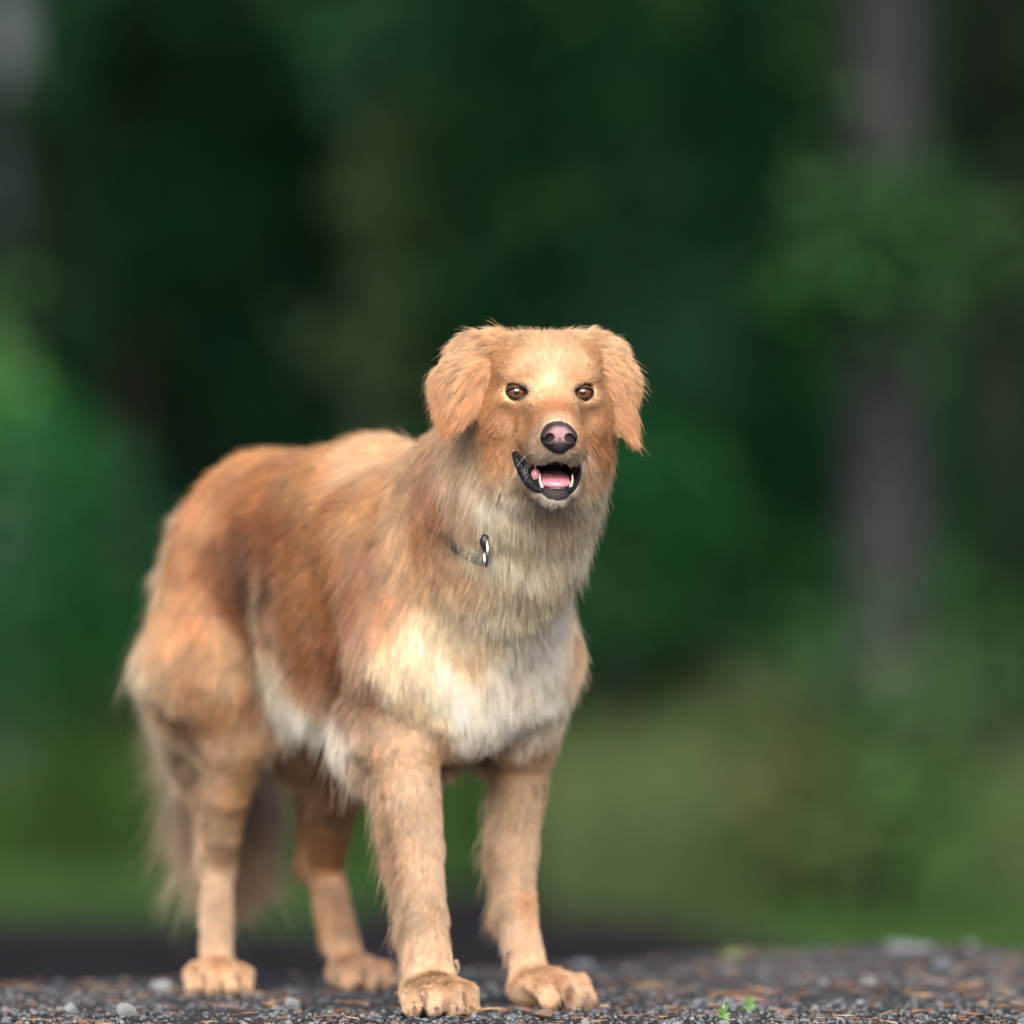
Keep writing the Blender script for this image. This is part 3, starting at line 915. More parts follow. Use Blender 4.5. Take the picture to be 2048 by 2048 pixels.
def grow(name, p, n, dr, ln, lf, col, parent, mat, npt=6, clump=.55, csize=.006, wave=.25, grav=.5, rad=.00022, frizz=.12, kind='stuff', tip=1.06, clump_share=.055, var=.15, strays=.05, lock=.10, lock_var=.07):
    """lay out one strand of npt points from every root"""
    N = len(p)
    t = unit(dr - n * (dr * n).sum(1)[:, None])
    t = unit(t + wave * NZ(p, .028) * .6 + wave * NZ2(p, .010) * .4)
    t = unit(t - n * (t * n).sum(1)[:, None])
    # clumps: strands lean to a common strand picked near them
    ng = max(int(N * clump_share), 8)
    gi = RNG.choice(N, ng, replace=False)
    kd = KDTree(ng)
    for j, g in enumerate(gi): kd.insert(p[g], j)
    kd.balance()
    near = np.fromiter((kd.find(q)[1] for q in p), dtype=np.int64, count=N)
    cg = gi[near]
    nl = max(ng // 14, 4)                     # larger locks gather the small ones
    li = RNG.choice(ng, nl, replace=False)
    kl = KDTree(nl)
    for j, g in enumerate(li): kl.insert(p[gi[g]], j)
    kl.balance()
    near_l = np.fromiter((kl.find(q)[1] for q in p[gi]), dtype=np.int64, count=ng)
    lg = gi[li][near_l][near]
    lvar = RNG.normal(0, lock_var, nl)[near_l][near]
    ln = ln * RNG.uniform(.70, 1.12, N)
    stray = RNG.random(N) < strays
    ln = np.where(stray, ln * RNG.uniform(1.15, 1.5, N), ln)
    lf = np.where(stray, lf + .25, lf)
    d0 = unit(t * np.cos(lf)[:, None] + n * np.sin(lf)[:, None] + frizz * RNG.normal(0, 1, (N, 3)))
    pts = np.zeros((N, npt, 3)); pts[:, 0] = p
    d = d0
    curl = NZ(p, .02) * .9
    down = np.array([0, 0, -1.0])
    for i in range(1, npt):
        s = i / (npt - 1)
        d = unit(d - n * ((lf * .55)[:, None] / (npt - 1)) + down * (grav * np.minimum(ln / .04, 1.3))[:, None] / (npt - 1)
                 + curl * .22 / (npt - 1) + RNG.normal(0, 1, (N, 3)) * frizz * .5 * s)
        pts[:, i] = pts[:, i - 1] + d * (ln / (npt - 1))[:, None]
    base = pts.copy()
    for i in range(1, npt):
        s = i / (npt - 1)
        k = (clump * np.where(stray, .1, 1.0) * s ** 1.2)[:, None]
        pts[:, i] = base[:, i] * (1 - k) + base[cg, i] * k
        kl_ = (lock * np.where(stray, .1, 1.0) * s ** 1.3)[:, None]
        pts[:, i] = pts[:, i] * (1 - kl_) + base[lg, i] * kl_
    # colours along the strand
    vr = RNG.normal(0, .11, N) + RNG.normal(0, 1, ng)[near] * var + lvar
    c = np.clip(col * (1 + vr)[:, None], .003, .92)
    cp = np.zeros((N, npt, 4), dtype=np.float32); cp[..., 3] = 1
    for i in range(npt):
        s = i / (npt - 1)
        cp[:, i, :3] = np.clip(c * (.97 + (tip - .97) * s), 0, .93)
    hc = bpy.data.hair_curves.new(name)
    hc.add_curves([npt] * N)
    hc.attributes['position'].data.foreach_set('vector', pts.astype(np.float32).ravel())
    ra_ = hc.attributes.get('radius') or hc.attributes.new('radius', 'FLOAT', 'POINT')
    prof = np.interp(np.linspace(0, 1, npt), [0, .25, .7, 1], [.8, 1.0, .75, .12])
    rr = (RNG.uniform(.7, 1.3, N)[:, None] * prof[None] * (rad if np.isscalar(rad) else rad[:, None])).astype(np.float32)
    ra_.data.foreach_set('value', rr.ravel())
    ca = hc.attributes.new('tint', 'FLOAT_COLOR', 'POINT')
    ca.data.foreach_set('color', cp.ravel())
    o = link(name, hc, parent, mat)
    if kind: o['kind'] = kind
    print(name, N, round(time.time() - T0, 1))
    return o


def hair_mat(name, rough=.35):
    m = bpy.data.materials.new(name); m.use_nodes = True
    t = m.node_tree; t.nodes.clear()
    out = t.nodes.new('ShaderNodeOutputMaterial')
    a = t.nodes.new('ShaderNodeAttribute'); a.attribute_name = 'tint'
    h = t.nodes.new('ShaderNodeBsdfHairPrincipled')
    h.model = 'CHIANG'
    h.parametrization = 'COLOR'
    t.links.new(a.outputs['Color'], h.inputs['Color'])
    h.inputs['Roughness'].default_value = rough
    h.inputs['Radial Roughness'].default_value = .55
    h.inputs['Coat'].default_value = 0.0
    h.inputs['IOR'].default_value = 1.45
    t.links.new(h.outputs[0], out.inputs[0])
    return m


def hair_mat2(name):
    m = bpy.data.materials.new(name); m.use_nodes = True
    t = m.node_tree; t.nodes.clear()
    out = t.nodes.new('ShaderNodeOutputMaterial')
    a = t.nodes.new('ShaderNodeAttribute'); a.attribute_name = 'tint'
    d = t.nodes.new('ShaderNodeBsdfPrincipled')
    d.inputs['Roughness'].default_value = .45; d.inputs['Specular IOR Level'].default_value = .35
    tr = t.nodes.new('ShaderNodeBsdfTranslucent')
    mx = t.nodes.new('ShaderNodeMixShader'); mx.inputs[0].default_value = .55
    t.links.new(a.outputs['Color'], d.inputs['Base Color']); t.links.new(a.outputs['Color'], tr.inputs['Color'])
    t.links.new(d.outputs[0], mx.inputs[1]); t.links.new(tr.outputs[0], mx.inputs[2])
    hr = t.nodes.new('ShaderNodeBsdfHair'); hr.component = 'Reflection'
    hr.inputs['Color'].default_value = (.95, .85, .72, 1); hr.inputs['RoughnessU'].default_value = .28; hr.inputs['RoughnessV'].default_value = .8
    m2 = t.nodes.new('ShaderNodeMixShader'); m2.inputs[0].default_value = .14
    t.links.new(mx.outputs[0], m2.inputs[1]); t.links.new(hr.outputs[0], m2.inputs[2])
    t.links.new(m2.outputs[0], out.inputs[0])
    return m


HAIR = hair_mat2('hair')

# where no hair grows: eyes, nose, lips and the inside of the mouth
EYES = [H(s * .0345, .003, -.0008) for s in (-1, 1)]


def cavity(p):
    best = np.full(len(p), 9.0)
    for c, rad_ in ((H(0, 0.060, -0.092), (0.024, 0.055, 0.0155)), (H(0, 0.030, -0.079), (0.034, 0.030, 0.010)), (H(0, 0.055, -0.086), (0.0205, 0.045, 0.0110))):
        q = ((p - c) @ pitch(24).T) / np.array(rad_)
        best = np.minimum(best, (q ** 2).sum(1))
    return best


def bare(p):
    m = np.zeros(len(p), bool)
    hp = to_head(p)
    for s in (-1, 1):
        ex = hp[:, 0] - s * .0345; ez = hp[:, 2] + .0010
        m |= ((ex / .0112) ** 2 + (ez / .0060) ** 2 < 1) & (hp[:, 1] > -.025)
    q = hp - to_head(NC[None])
    m |= (q[:, 0] / .0180) ** 2 + (q[:, 2] / .0170) ** 2 + (q[:, 1] / .014) ** 2 < 1
    # mouth: between the lip lines
    lpx = to_head(lp)
    zt = np.interp(hp[:, 0], [-.040, -.030, -.018, -.003, .0125, .023, .0275], [-.066, -.079, -.0795, -.0745, -.0795, -.079, -.070])
    zb = np.interp(hp[:, 0], lpx[:, 0], lpx[:, 2]) - .0010
    m |= (hp[:, 0] > -.040) & (hp[:, 0] < .0265) & (hp[:, 2] < zt) & (hp[:, 2] > zb) & (hp[:, 1] > -.03)
    m |= cavity(p) < 1.25
    m |= np.linalg.norm(p - rc, axis=1) < .011
    for q_ in loop[np.linalg.norm(loop - P(955, 1070, 6.33), axis=1) < .03]:
        m |= np.linalg.norm(p - q_, axis=1) < .0055
    d = np.full(len(p), 9.0)
    sel = np.where((np.abs(hp) < .13).all(1))[0]
    for i in range(0, len(sel), 20000):
        j = sel[i:i + 20000]
        d[j] = np.sqrt(((p[j][:, None] - lp[None, ::2]) ** 2).sum(2)).min(1)
    m |= d < .0040
    return m


_col, _dr, _ln, _lf = coat_at(Vb.astype(float))
skin_col = coat_tone(Vb, _col) * .95
bm_ = bare(Vb)
hpb = to_head(Vb)
inm = bm_ & (hpb[:, 2] < -.06)
skin_col[bm_] = (.03, .024, .026)
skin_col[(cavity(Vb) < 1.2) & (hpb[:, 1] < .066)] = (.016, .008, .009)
eyed = np.minimum(*[np.linalg.norm((Vb - e) * 1.0, axis=1) for e in EYES])
k_ = (1 - sstep(eyed, .0095, .0140))[:, None]
skin_col = skin_col * (1 - k_) + np.array([.05, .035, .035]) * k_
vcol(body_me, skin_col)


HS = 2.6


def dens_body(p):
    _, _, l, _ = coat_at(p, eps=.02)
    hp = to_head(p)
    head = np.exp(-((np.linalg.norm(hp - np.array([0, .0, -.02]), axis=1)) / .11) ** 4)
    d = 34 * np.clip(.025 / l, .75, 1.9)
    d = d * (1 - head) + head * np.clip(150 * (.010 / l) ** .6, 80, 200)
    low = sstep(-p[:, 2], -.16, -.02)
    low = low + 1.2 * sstep(-p[:, 2], -.06, -.03)
    d = d * (1 + .6 * low)
    return d * HS


p, n = sample(Vb.astype(float), Qb, dens_body)
ok = ~bare(p) & (p[:, 2] > .003)
p, n = p[ok], n[ok]
col, dr, ln, lf = coat_at(p)
col = coat_tone(p, col)
# on the legs the hair is short in front and feathered behind
rear = sstep(-((p - B0) @ FU), .36, .44)
legm = ((1 - rear) * sstep(-p[:, 2], -.37, -.25) + rear * sstep(-p[:, 2], -.31, -.21)) * (p[:, 2] > .055)
back = sstep(-(n @ FU), -.15, .60)
col = col * 1.0
# trousers: long pale hair down the back of the thighs
uu = -((p - B0) @ FU)
tr_ = sstep(uu, .47, .56) * sstep(-(n @ FU), .05, .65) * sstep(p[:, 2], .24, .29) * (1 - sstep(p[:, 2], .47, .56))
ln = ln + tr_ * .032
lf = np.maximum(lf, tr_ * .55)
dr = dr * (1 - .7 * tr_[:, None]) + np.array([0, 0, -1.0]) * .7 * tr_[:, None]
col = col * (1 - .75 * tr_[:, None]) + np.array(CR) * .88 * .75 * tr_[:, None]
legm = legm * (1 - tr_)
ln = ln * (1 - legm) + legm * (.0095 + (ln * 1.5 - .0095).clip(0) * back)
lf = lf * (1 - legm) + legm * (.20 + (lf * 1.2 - .22).clip(0) * back)
def eye_dist(p):
    q = to_head(p)
    return np.minimum(*[np.sqrt(((q[:, 0] - s * .0335) / 1.25) ** 2 + ((q[:, 2] + .001) / .72) ** 2 + (np.minimum(q[:, 1] + .01, 0) * 1.0) ** 2) for s in (-1, 1)])


eyed = eye_dist(p)
ln = ln * (1 - .30 * sstep(-p[:, 2], -.060, -.035))
ln = ln * np.clip((eyed - .004) / .020, .25, 1) * np.where(np.linalg.norm(to_head(p) - np.array([0, .02, -.02]), axis=1) < .075, .75, 1.0)
dk = (1 - sstep(eyed, .0090, .0135))[:, None]
col = col * (1 - .7 * dk)
col = np.clip(col * (1 + .28 * sstep(-p[:, 2], -.075, -.05))[:, None], 0, .88)
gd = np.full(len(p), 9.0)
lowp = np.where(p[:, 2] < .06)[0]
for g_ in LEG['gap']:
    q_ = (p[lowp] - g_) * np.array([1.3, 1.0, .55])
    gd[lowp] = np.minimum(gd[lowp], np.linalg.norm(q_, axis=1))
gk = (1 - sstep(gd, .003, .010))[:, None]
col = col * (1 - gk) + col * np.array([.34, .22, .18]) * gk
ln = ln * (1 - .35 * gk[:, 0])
hp = to_head(p)
under = sstep(-n[:, 2], .15, .75) * sstep(ln, .026, .036)
lf = np.maximum(lf, 1.25 * under)
facew = np.exp(-((np.linalg.norm(hp - np.array([0, .0, -.02]), axis=1)) / .085) ** 6)
rad = .00018 - .00008 * facew
long_ = ln > .014
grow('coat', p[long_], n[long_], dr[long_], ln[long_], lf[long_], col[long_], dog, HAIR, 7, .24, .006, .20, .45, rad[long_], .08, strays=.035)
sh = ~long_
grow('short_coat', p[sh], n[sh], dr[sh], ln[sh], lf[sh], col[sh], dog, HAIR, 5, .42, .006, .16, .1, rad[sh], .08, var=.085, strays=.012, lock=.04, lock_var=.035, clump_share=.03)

# ears
for (eo, Ve, Qe), s in zip(ears, (-1, 1)):
    Ve = Ve.astype(float)
    p, n = sample(Ve, Qe, lambda q: np.full(len(q), 95.0) * HS)
    q = to_head(p)
    top = sstep(q[:, 2], -.005, .05)[:, None]
    edge = sstep(-q[:, 2], -.03, .05)
    d = np.array([s * .75, .05, -1.0])[None] * (1 - top) + np.array([s * 1.0, .15, -.10])[None] * top
    d = d @ RH
    tipw = sstep(-q[:, 2], .03, .06)
    ln = .022 + .003 * edge - .012 * tipw
    lf = .14 + .20 * top[:, 0]
    c = np.array(OR)[None] * .7 + np.array(GD)[None] * .3
    c = c + (np.array(LG) - c) * (top * .75 + .0)
    c = np.repeat(c, len(p) // len(c), 0) if len(c) == 1 else c
    c = coat_tone(p, c)
    vcol(eo.data, coat_tone(Ve, np.repeat(np.array([OR]), len(Ve), 0)) * .7)
    grow('ear_fur', p, n, d, ln, lf, c, eo, HAIR, 7, .42, .005, .40, .5, .00015, .08, var=.18, clump_share=.04, strays=.02)

# tail
Vt = Vt.astype(float)
p, n = sample(Vt, Qt, lambda q: np.full(len(q), 70.0) * HS)
c = coat_tone(p, np.repeat(np.array([TN]), len(p), 0) * .9)
vcol(tail.data, coat_tone(Vt, np.repeat(np.array([BR]), len(Vt), 0)))
w_ = sstep(-p[:, 2], -.52, -.36)
d = np.zeros((len(p), 3)); d[:, 2] = -1
d += n * .55
ln = .035 + .065 * w_
grow('tail_fur', p, n, d, ln, .35 + .5 * w_, c, tail, HAIR, 8, .4, .01, .3, .35, .00025, .10)

# whiskers
wp, wd, wl = [], [], []
for s in (-1, 1):
    for k in range(7):
        x, y, z = s * random.uniform(.018, .027), random.uniform(.050, .078), random.uniform(-.068, -.052)
        wp.append(H(x, y, z)); wd.append(HX * s * random.uniform(.8, 1.2) + HF * random.uniform(-.1, .5) + UP * random.uniform(-.6, .25)); wl.append(random.uniform(.018, .045))
for k in range(14):
    x = random.uniform(-.016, .014)
    wp.append(H(x, .062, -.116)); wd.append(HX * x * 20 + HF * .35 - UP * 1.0); wl.append(random.uniform(.010, .022))
wp, wd = np.array(wp), unit(np.array(wd))
grow('whisker', wp, wd, wd + np.array([0, 0, -.2]), np.array(wl), np.full(len(wl), .9), np.full((len(wl), 3), .80), dog, HAIR, 8, 0, .01, .0, .35, .00013, .03, lock=0)

# ================================================================== the place
def crest(x):
    return np.interp(x, [-3, -.61, 0, .217, .51, .70, 1.2, 3], [7.0, 7.12, 7.60, 7.95, 8.42, 8.25, 7.9, 7.6])


def ground_z(x, y):
    x = np.asarray(x, float); y = np.asarray(y, float)
    t = np.clip((y - crest(x)) / 6.5, 0, 1)
    z = -.62 * t * t * (3 - 2 * t) - .03 * np.clip((y - crest(x)) / .5, 0, 1) ** 2
    far = np.clip((y - 58) / 40, 0, 1)
    z = z + 22 * far * far * (3 - 2 * far)
    side = np.clip((np.abs(x) - 3) / 20, 0, 1)
    return z - .1 * side


gx = axis(-60, 60, 2.5, [(-60, 60, 2.5), (-12, 12, .6), (-2.2, 2.2, .05), (-.85, 1.05, .0045)])
gy = axis(-6, 130, 2.5, [(9, 60, .8), (5, 12, .06), (5.95, 8.9, .0055)])
GX, GY = np.meshgrid(gx, gy, indexing='ij')
GZ = ground_z(GX, GY)
pt = np.stack([GX.ravel(), GY.ravel(), np.zeros(GX.size)], 1)
near = np.exp(-np.clip(np.abs(GY.ravel() - 7.3) - 2.0, 0, None) * 3) * np.exp(-np.clip(np.abs(GX.ravel()) - 1.5, 0, None) * 3)
mic = NZ(pt, .11)[:, 0] * .0035 + NZ(pt, .016)[:, 1] * .0016 + NZ2(pt, .0065)[:, 0] * .0013
gz = GZ.ravel() + mic * near + (1 - near) * NZ(pt, 1.1)[:, 0] * .03 * (GY.ravel() > 9)
idx = np.arange(GX.size).reshape(GX.shape)
gq = np.stack([idx[:-1, :-1], idx[1:, :-1], idx[1:, 1:], idx[:-1, 1:]], -1).reshape(-1, 4)
gme = mesh_np('ground', np.stack([GX.ravel(), GY.ravel(), gz], 1), gq)

gm, t, b = mat_new('packed_gravel')
tc = t.nodes.new('ShaderNodeTexCoord')
geo = t.nodes.new('ShaderNodeNewGeometry')
n1 = t.nodes.new('ShaderNodeTexNoise'); n1.inputs['Scale'].default_value = 170; n1.inputs['Detail'].default_value = 6
n2 = t.nodes.new('ShaderNodeTexVoronoi'); n2.inputs['Scale'].default_value = 260
n3 = t.nodes.new('ShaderNodeTexNoise'); n3.inputs['Scale'].default_value = 9; n3.inputs['Detail'].default_value = 4
for n_ in (n1, n2, n3): t.links.new(tc.outputs['Object'], n_.inputs['Vector'])
r1 = t.nodes.new('ShaderNodeValToRGB'); e = r1.color_ramp.elements
e[0].position = .35; e[0].color = (.007, .007, .009, 1); e[1].position = .72; e[1].color = (.078, .082, .095, 1)
e_ = r1.color_ramp.elements.new(.52); e_.color = (.018, .019, .023, 1)
t.links.new(n1.outputs['Fac'], r1.inputs[0])
mx = t.nodes.new('ShaderNodeMix'); mx.data_type = 'RGBA'; mx.blend_type = 'MULTIPLY'; mx.inputs['Factor'].default_value = .6
r2 = t.nodes.new('ShaderNodeValToRGB'); e = r2.color_ramp.elements
e[0].color = (.6, .55, .5, 1); e[1].color = (1.5, 1.5, 1.6, 1)
t.links.new(n2.outputs['Color'], r2.inputs[0]); t.links.new(r1.outputs[0], mx.inputs['A']); t.links.new(r2.outputs[0], mx.inputs['B'])
mb = t.nodes.new('ShaderNodeMix'); mb.data_type = 'RGBA'
r3 = t.nodes.new('ShaderNodeValToRGB'); r3.color_ramp.elements[0].position = .5; r3.color_ramp.elements[1].position = .7
r3.color_ramp.elements[1].color = (.28, .28, .28, 1)
t.links.new(n3.outputs['Fac'], r3.inputs[0]); t.links.new(r3.outputs[0], mb.inputs['Factor'])
t.links.new(mx.outputs['Result'], mb.inputs['A']); mb.inputs['B'].default_value = (.055, .034, .022, 1)
# grass green beyond the mound
gr = t.nodes.new('ShaderNodeTexNoise'); gr.inputs['Scale'].default_value = .7; gr.inputs['Detail'].default_value = 5
t.links.new(tc.outputs['Object'], gr.inputs['Vector'])
rg = t.nodes.new('ShaderNodeValToRGB'); rg.color_ramp.elements[0].position = .35; rg.color_ramp.elements[0].color = (.018, .045, .010, 1)
rg.color_ramp.elements[1].position = .7; rg.color_ramp.elements[1].color = (.055, .095, .022, 1)
t.links.new(gr.outputs['Fac'], rg.inputs[0])
sx = t.nodes.new('ShaderNodeSeparateXYZ'); t.links.new(geo.outputs['Position'], sx.inputs[0])
mr = t.nodes.new('ShaderNodeMapRange'); mr.inputs['From Min'].default_value = 9.5; mr.inputs['From Max'].default_value = 13
t.links.new(sx.outputs['Y'], mr.inputs['Value'])
mg = t.nodes.new('ShaderNodeMix'); mg.data_type = 'RGBA'
t.links.new(mr.outputs[0], mg.inputs['Factor']); t.links.new(mb.outputs['Result'], mg.inputs['A']); t.links.new(rg.outputs[0], mg.inputs['B'])
t.links.new(mg.outputs['Result'], b.inputs['Base Color'])
b.inputs['Roughness'].default_value = .85; b.inputs['Specular IOR Level'].default_value = .25
bp = t.nodes.new('ShaderNodeBump'); bp.inputs['Strength'].default_value = .8; bp.inputs['Distance'].default_value = .0015
t.links.new(n1.outputs['Fac'], bp.inputs['Height']); t.links.new(bp.outputs[0], b.inputs['Normal'])
ground = link('ground', gme, None, gm)
tag(ground, kind='structure')


def G0(x, y):
    return float(ground_z(x, y))


# stones
def stone_mesh(seed, sub=1):
    import bmesh
    bm = bmesh.new(); bmesh.ops.create_icosphere(bm, subdivisions=sub, radius=1.0)
    r = random.Random(seed)
    planes = [(Vector((r.gauss(0, 1), r.gauss(0, 1), r.gauss(0, 1))).normalized(), r.uniform(.45, .78)) for _ in range(11)]
    for v in bm.verts:
        for n, d in planes:
            k = v.co.dot(n)
            if k > d: v.co -= n * (k - d) * .9
        v.co *= r.uniform(.95, 1.05)
    V = np.array([v.co[:] for v in bm.verts]); Fc = np.array([[v.index for v in f.verts] for f in bm.faces])
    bm.free()
    return V, Fc


def stone_mat(name, col, var=.5):
    return mat_plain(name, col, rough=.8, spec=.25, noise=(260, var), bump=.0006)


STONE_MATS = [stone_mat('stone_blue_grey', (.10, .115, .14)), stone_mat('stone_dark', (.026, .028, .033)), stone_mat('stone_pale', (.17, .185, .20)),
              stone_mat('stone_reddish', (.14, .092, .076)), stone_mat('stone_grey', (.065, .069, .077)), stone_mat('stone_brown', (.075, .048, .035))]
STONE_P = [.27, .30, .12, .06, .2, .05]
protos = [stone_mesh(i, 2) for i in range(9)]
smalls = [stone_mesh(50 + i, 1) for i in range(8)]


def visible_xy(n, y0=6.12, power=1.0):
    """places on the mound in view and a little to each side"""
    out = []
    while len(out) < n:
        y = y0 + (RNG.random() ** power) * 2.3
        x = RNG.uniform(-.105, .105) * y
        if y < crest(x) + .12: out.append((x, y))
    return out


stone_meshes = {}
def put_stone(x, y, r, k, m, flat=None, rot=None, sink=.35):
    key = (k, m)
    if key not in stone_meshes:
        me = mesh_np('stone', protos[k][0], protos[k][1]); me.materials.append(STONE_MATS[m]); stone_meshes[key] = me
        me.polygons.foreach_set('use_smooth', np.zeros(len(me.polygons), dtype=bool))
    o = bpy.data.objects.new('stone', stone_meshes[key]); C.objects.link(o)
    sx_, sy_, sz_ = flat or (r * RNG.uniform(.9, 1.3), r * RNG.uniform(.8, 1.1), r * RNG.uniform(.5, .85))
    o.scale = (sx_, sy_, sz_)
    o.rotation_euler = rot or (RNG.normal(0, .2), RNG.normal(0, .2), RNG.uniform(0, 6.28))
    o.location = (x, y, G0(x, y) + sz_ * (1 - sink * 1.6) )
    return o


def at_ground(px, py):
    """the place on the mound seen at this photo column and row"""
    d = 6.0
    for _ in range(4000):
        x, z = (px - 1024) / F * d, CZ + (HY - py) / F * d
        if z <= G0(x, d): break
        d += .002
    return x, d


named = [
    (140, 2030, .0135, 2, (.0120, .009, .0080), 'pale blocky stone at the lower left edge of the gravel'),
    (255, 2034, .017, 2, (.0130, .010, .0090), 'large pale angular stone in the gravel left of the dog'),
    (1015, 1938, .02, 2, (.030, .020, .0110), 'broad pale stone on the crest between the dog\'s front paws'),
    (1165, 1940, .02, 0, (.020, .014, .0080), 'rounded blue-grey stone on the crest right of the front paw'),
    (1087, 2040, .012, 3, (.0125, .010, .0075), 'small pinkish rounded stone just right of the front paws'),
    (1400, 2022, .014, 0, (.0125, .010, .0100), 'angular blue-grey stone beside the tiny green seedlings'),
    (1740, 1971, .012, 2, (.0160, .010, .0060), 'pale flat stone alone in the gravel on the right'),
    (1570, 2040, .012, 3, (.0120, .010, .0070), 'reddish rounded stone right of the seedlings at the bottom edge'),
    (1820, 1903, .03, 2, (.045, .030, .0070), 'wide pale flat stone bedded on top of the mound at right'),
    (1940, 1901, .012, 2, (.0120, .010, .0080), 'small pale stone standing on the crest at the far right'),
    (586, 2017, .014, 2, (.0105, .009, .0075), 'whitish stone between the hind and front paws'),
    (1490, 1919, .012, 3, (.0100, .009, .0080), 'reddish stone on the crest beside the grass tuft'),
    (325, 1985, .012, 2, (.0165, .010, .0090), 'pale grey stone left of the near hind paw'),
    (1880, 1945, .013, 0, (.0150, .010, .0100), 'blue-grey angular stone on the right slope of the mound'),
]
for i, (px, py, r, m, sc_, lab) in enumerate(named):
    x, y = at_ground(px, py)
    o = put_stone(x, y, r, i % 9, m, sc_, (RNG.normal(0, .1), RNG.normal(0, .1), RNG.uniform(-.5, .5)), .12)
    tag(o, lab, 'stone')
rng_m = np.cumsum(STONE_P) / sum(STONE_P)
for (x, y) in visible_xy(285, 6.13):
    m = int(np.searchsorted(rng_m, RNG.random()))
    o = put_stone(x, y, RNG.uniform(.0036, .0078), int(RNG.integers(9)), m)
    side_ = 'left of the dog' if x < -.36 else 'under and around the dog' if x < .10 else 'right of the dog'
    cn_ = ('blue-grey', 'dark', 'pale', 'reddish', 'grey', 'brown')[m]
    tag(o, f'small {cn_} stone lying loose in the gravel {side_}', 'stone', f'loose {cn_} stones in the gravel {side_}')
# the fine gravel: one mass
def gravel(name, n, r0, r1, mats):
    xy = np.array(visible_xy(n, 6.05))
    Vs, Fs, Ms = [], [], []
    off = 0
    for (x, y) in xy:
        V, Fc = smalls[RNG.integers(8)]
        s_ = RNG.uniform(r0, r1) * RNG.uniform(.6, 1.0)
        a = RNG.uniform(0, 6.28); ca, sa = math.cos(a), math.sin(a)
        q = V * np.array([s_ * RNG.uniform(.9, 1.4), s_, s_ * RNG.uniform(.5, .9)])
        q = q @ np.array([[ca, sa, 0], [-sa, ca, 0], [0, 0, 1]])
        z = G0(x, y)
        Vs.append(q + np.array([x, y, z + s_ * .25])); Fs.append(Fc + off); off += len(V)
        Ms.append(np.full(len(Fc), np.searchsorted(rng_m, RNG.random()), dtype=np.int32))
    me = mesh_np(name, np.concatenate(Vs), np.concatenate(Fs), False)
    for m_ in mats: me.materials.append(m_)
    me.polygons.foreach_set('material_index', np.concatenate(Ms))
    o = bpy.data.objects.new(name, me); C.objects.link(o)
    return o


tag(gravel('gravel', 17000, .0016, .0048, STONE_MATS), 'fine grey, blue and reddish gravel covering the mound', 'gravel', kind='stuff')

# fallen needles and bits of twig
def litter(name, n, mats, l0, l1, r, zoff=.002):
    Vs, Fs, Ms = [], [], []; off = 0
    for (x, y) in visible_xy(n, 6.1):
        L = RNG.uniform(l0, l1); a = RNG.uniform(0, 3.14); bend = RNG.normal(0, .25)
        z = G0(x, y) + RNG.uniform(.001, .005) + zoff; tilt = RNG.normal(0, .10)
        path = []
        for s in np.linspace(-.5, .5, 4):
            aa = a + bend * s * 2
            path.append((x + math.cos(aa) * L * s, y + math.sin(aa) * L * s, z + tilt * L * s))
        V, Q = tube(path, [r * .6, r, r, r * .5], 3)
        Vs.append(V)
        Fs.append(np.array([q if len(q) == 4 else q for q in Q]) + off); off += len(V)
        Ms.append(np.full(len(Q), RNG.integers(len(mats)), dtype=np.int32))
    Fl = np.concatenate(Fs)
    me = bpy.data.meshes.new(name)
    me.from_pydata(np.concatenate(Vs).tolist(), [], [tuple(dict.fromkeys(f)) for f in Fl.tolist()])
    for m_ in mats: me.materials.append(m_)
    me.polygons.foreach_set('material_index', np.concatenate(Ms)[:len(me.polygons)])
    o = bpy.data.objects.new(name, me); C.objects.link(o)
    return o


nm = [mat_plain('needle_orange', (.24, .10, .045), .7), mat_plain('needle_brown', (.16, .075, .04), .7), mat_plain('needle_straw', (.42, .27, .13), .7)]
tag(litter('pine_needle_litter', 650, nm, .010, .030, .0005), 'orange and brown fallen pine needles scattered over the gravel', 'pine needles', kind='stuff')
tw = [(1480, 1996, .075, -.05, 'long orange-brown twig lying flat right of the seedlings'), (960, 2030, .045, -.35, 'curled straw-coloured needle by the near front paw'),
      (550, 2015, .03, .7, 'small orange forked needle standing up between the dog\'s paws'), (1940, 1985, .05, .25, 'reddish twig at the right edge of the gravel'),
      (1300, 1980, .05, -.1, 'pale straw-coloured twig right of the front paws')]
for (px, py, L, an, lab) in tw:
    x, y = at_ground(px, py)
    pth = spline([(x - L / 2, y, G0(x, y) + .004), (x, y - .008 + an * .01, G0(x, y) + .0065), (x + L / 2, y + an * .02, G0(x, y) + .004 + abs(an) * .012)], 8)
    o = tube_obj('twig', pth, [.0005, .0009, .001, .001, .001, .0009, .0007, .0004], nm[0 if 'orange' in lab or 'reddish' in lab else 2], None, 6)
    tag(o, lab, 'twig')

# little plants on the mound
leaf_m = mat_plain('seedling_leaf', (.055, .15, .025), .5, sss=.1)
leaf_pale = mat_plain('tuft_blade', (.16, .22, .08), .6)


def blade(root, d, L, wd, bend, n=6):
    V, Fc = [], []
    d = np.array(d) / np.linalg.norm(d); sd_ = np.cross(d, [0, -1, .2]); sd_ /= np.linalg.norm(sd_) + 1e-9
    p_ = np.array(root, float)
    for i in range(n):
        s = i / (n - 1)
        wv = wd * math.sin(math.pi * min(.25 + s * .75, 1)) + .0001
        V += [p_ - sd_ * wv, p_ + sd_ * wv]
        d = d + np.array(bend) / n; d /= np.linalg.norm(d)
        p_ = p_ + d * L / (n - 1)
    for i in range(n - 1): Fc.append((2 * i, 2 * i + 1, 2 * i + 3, 2 * i + 2))
    return V, Fc


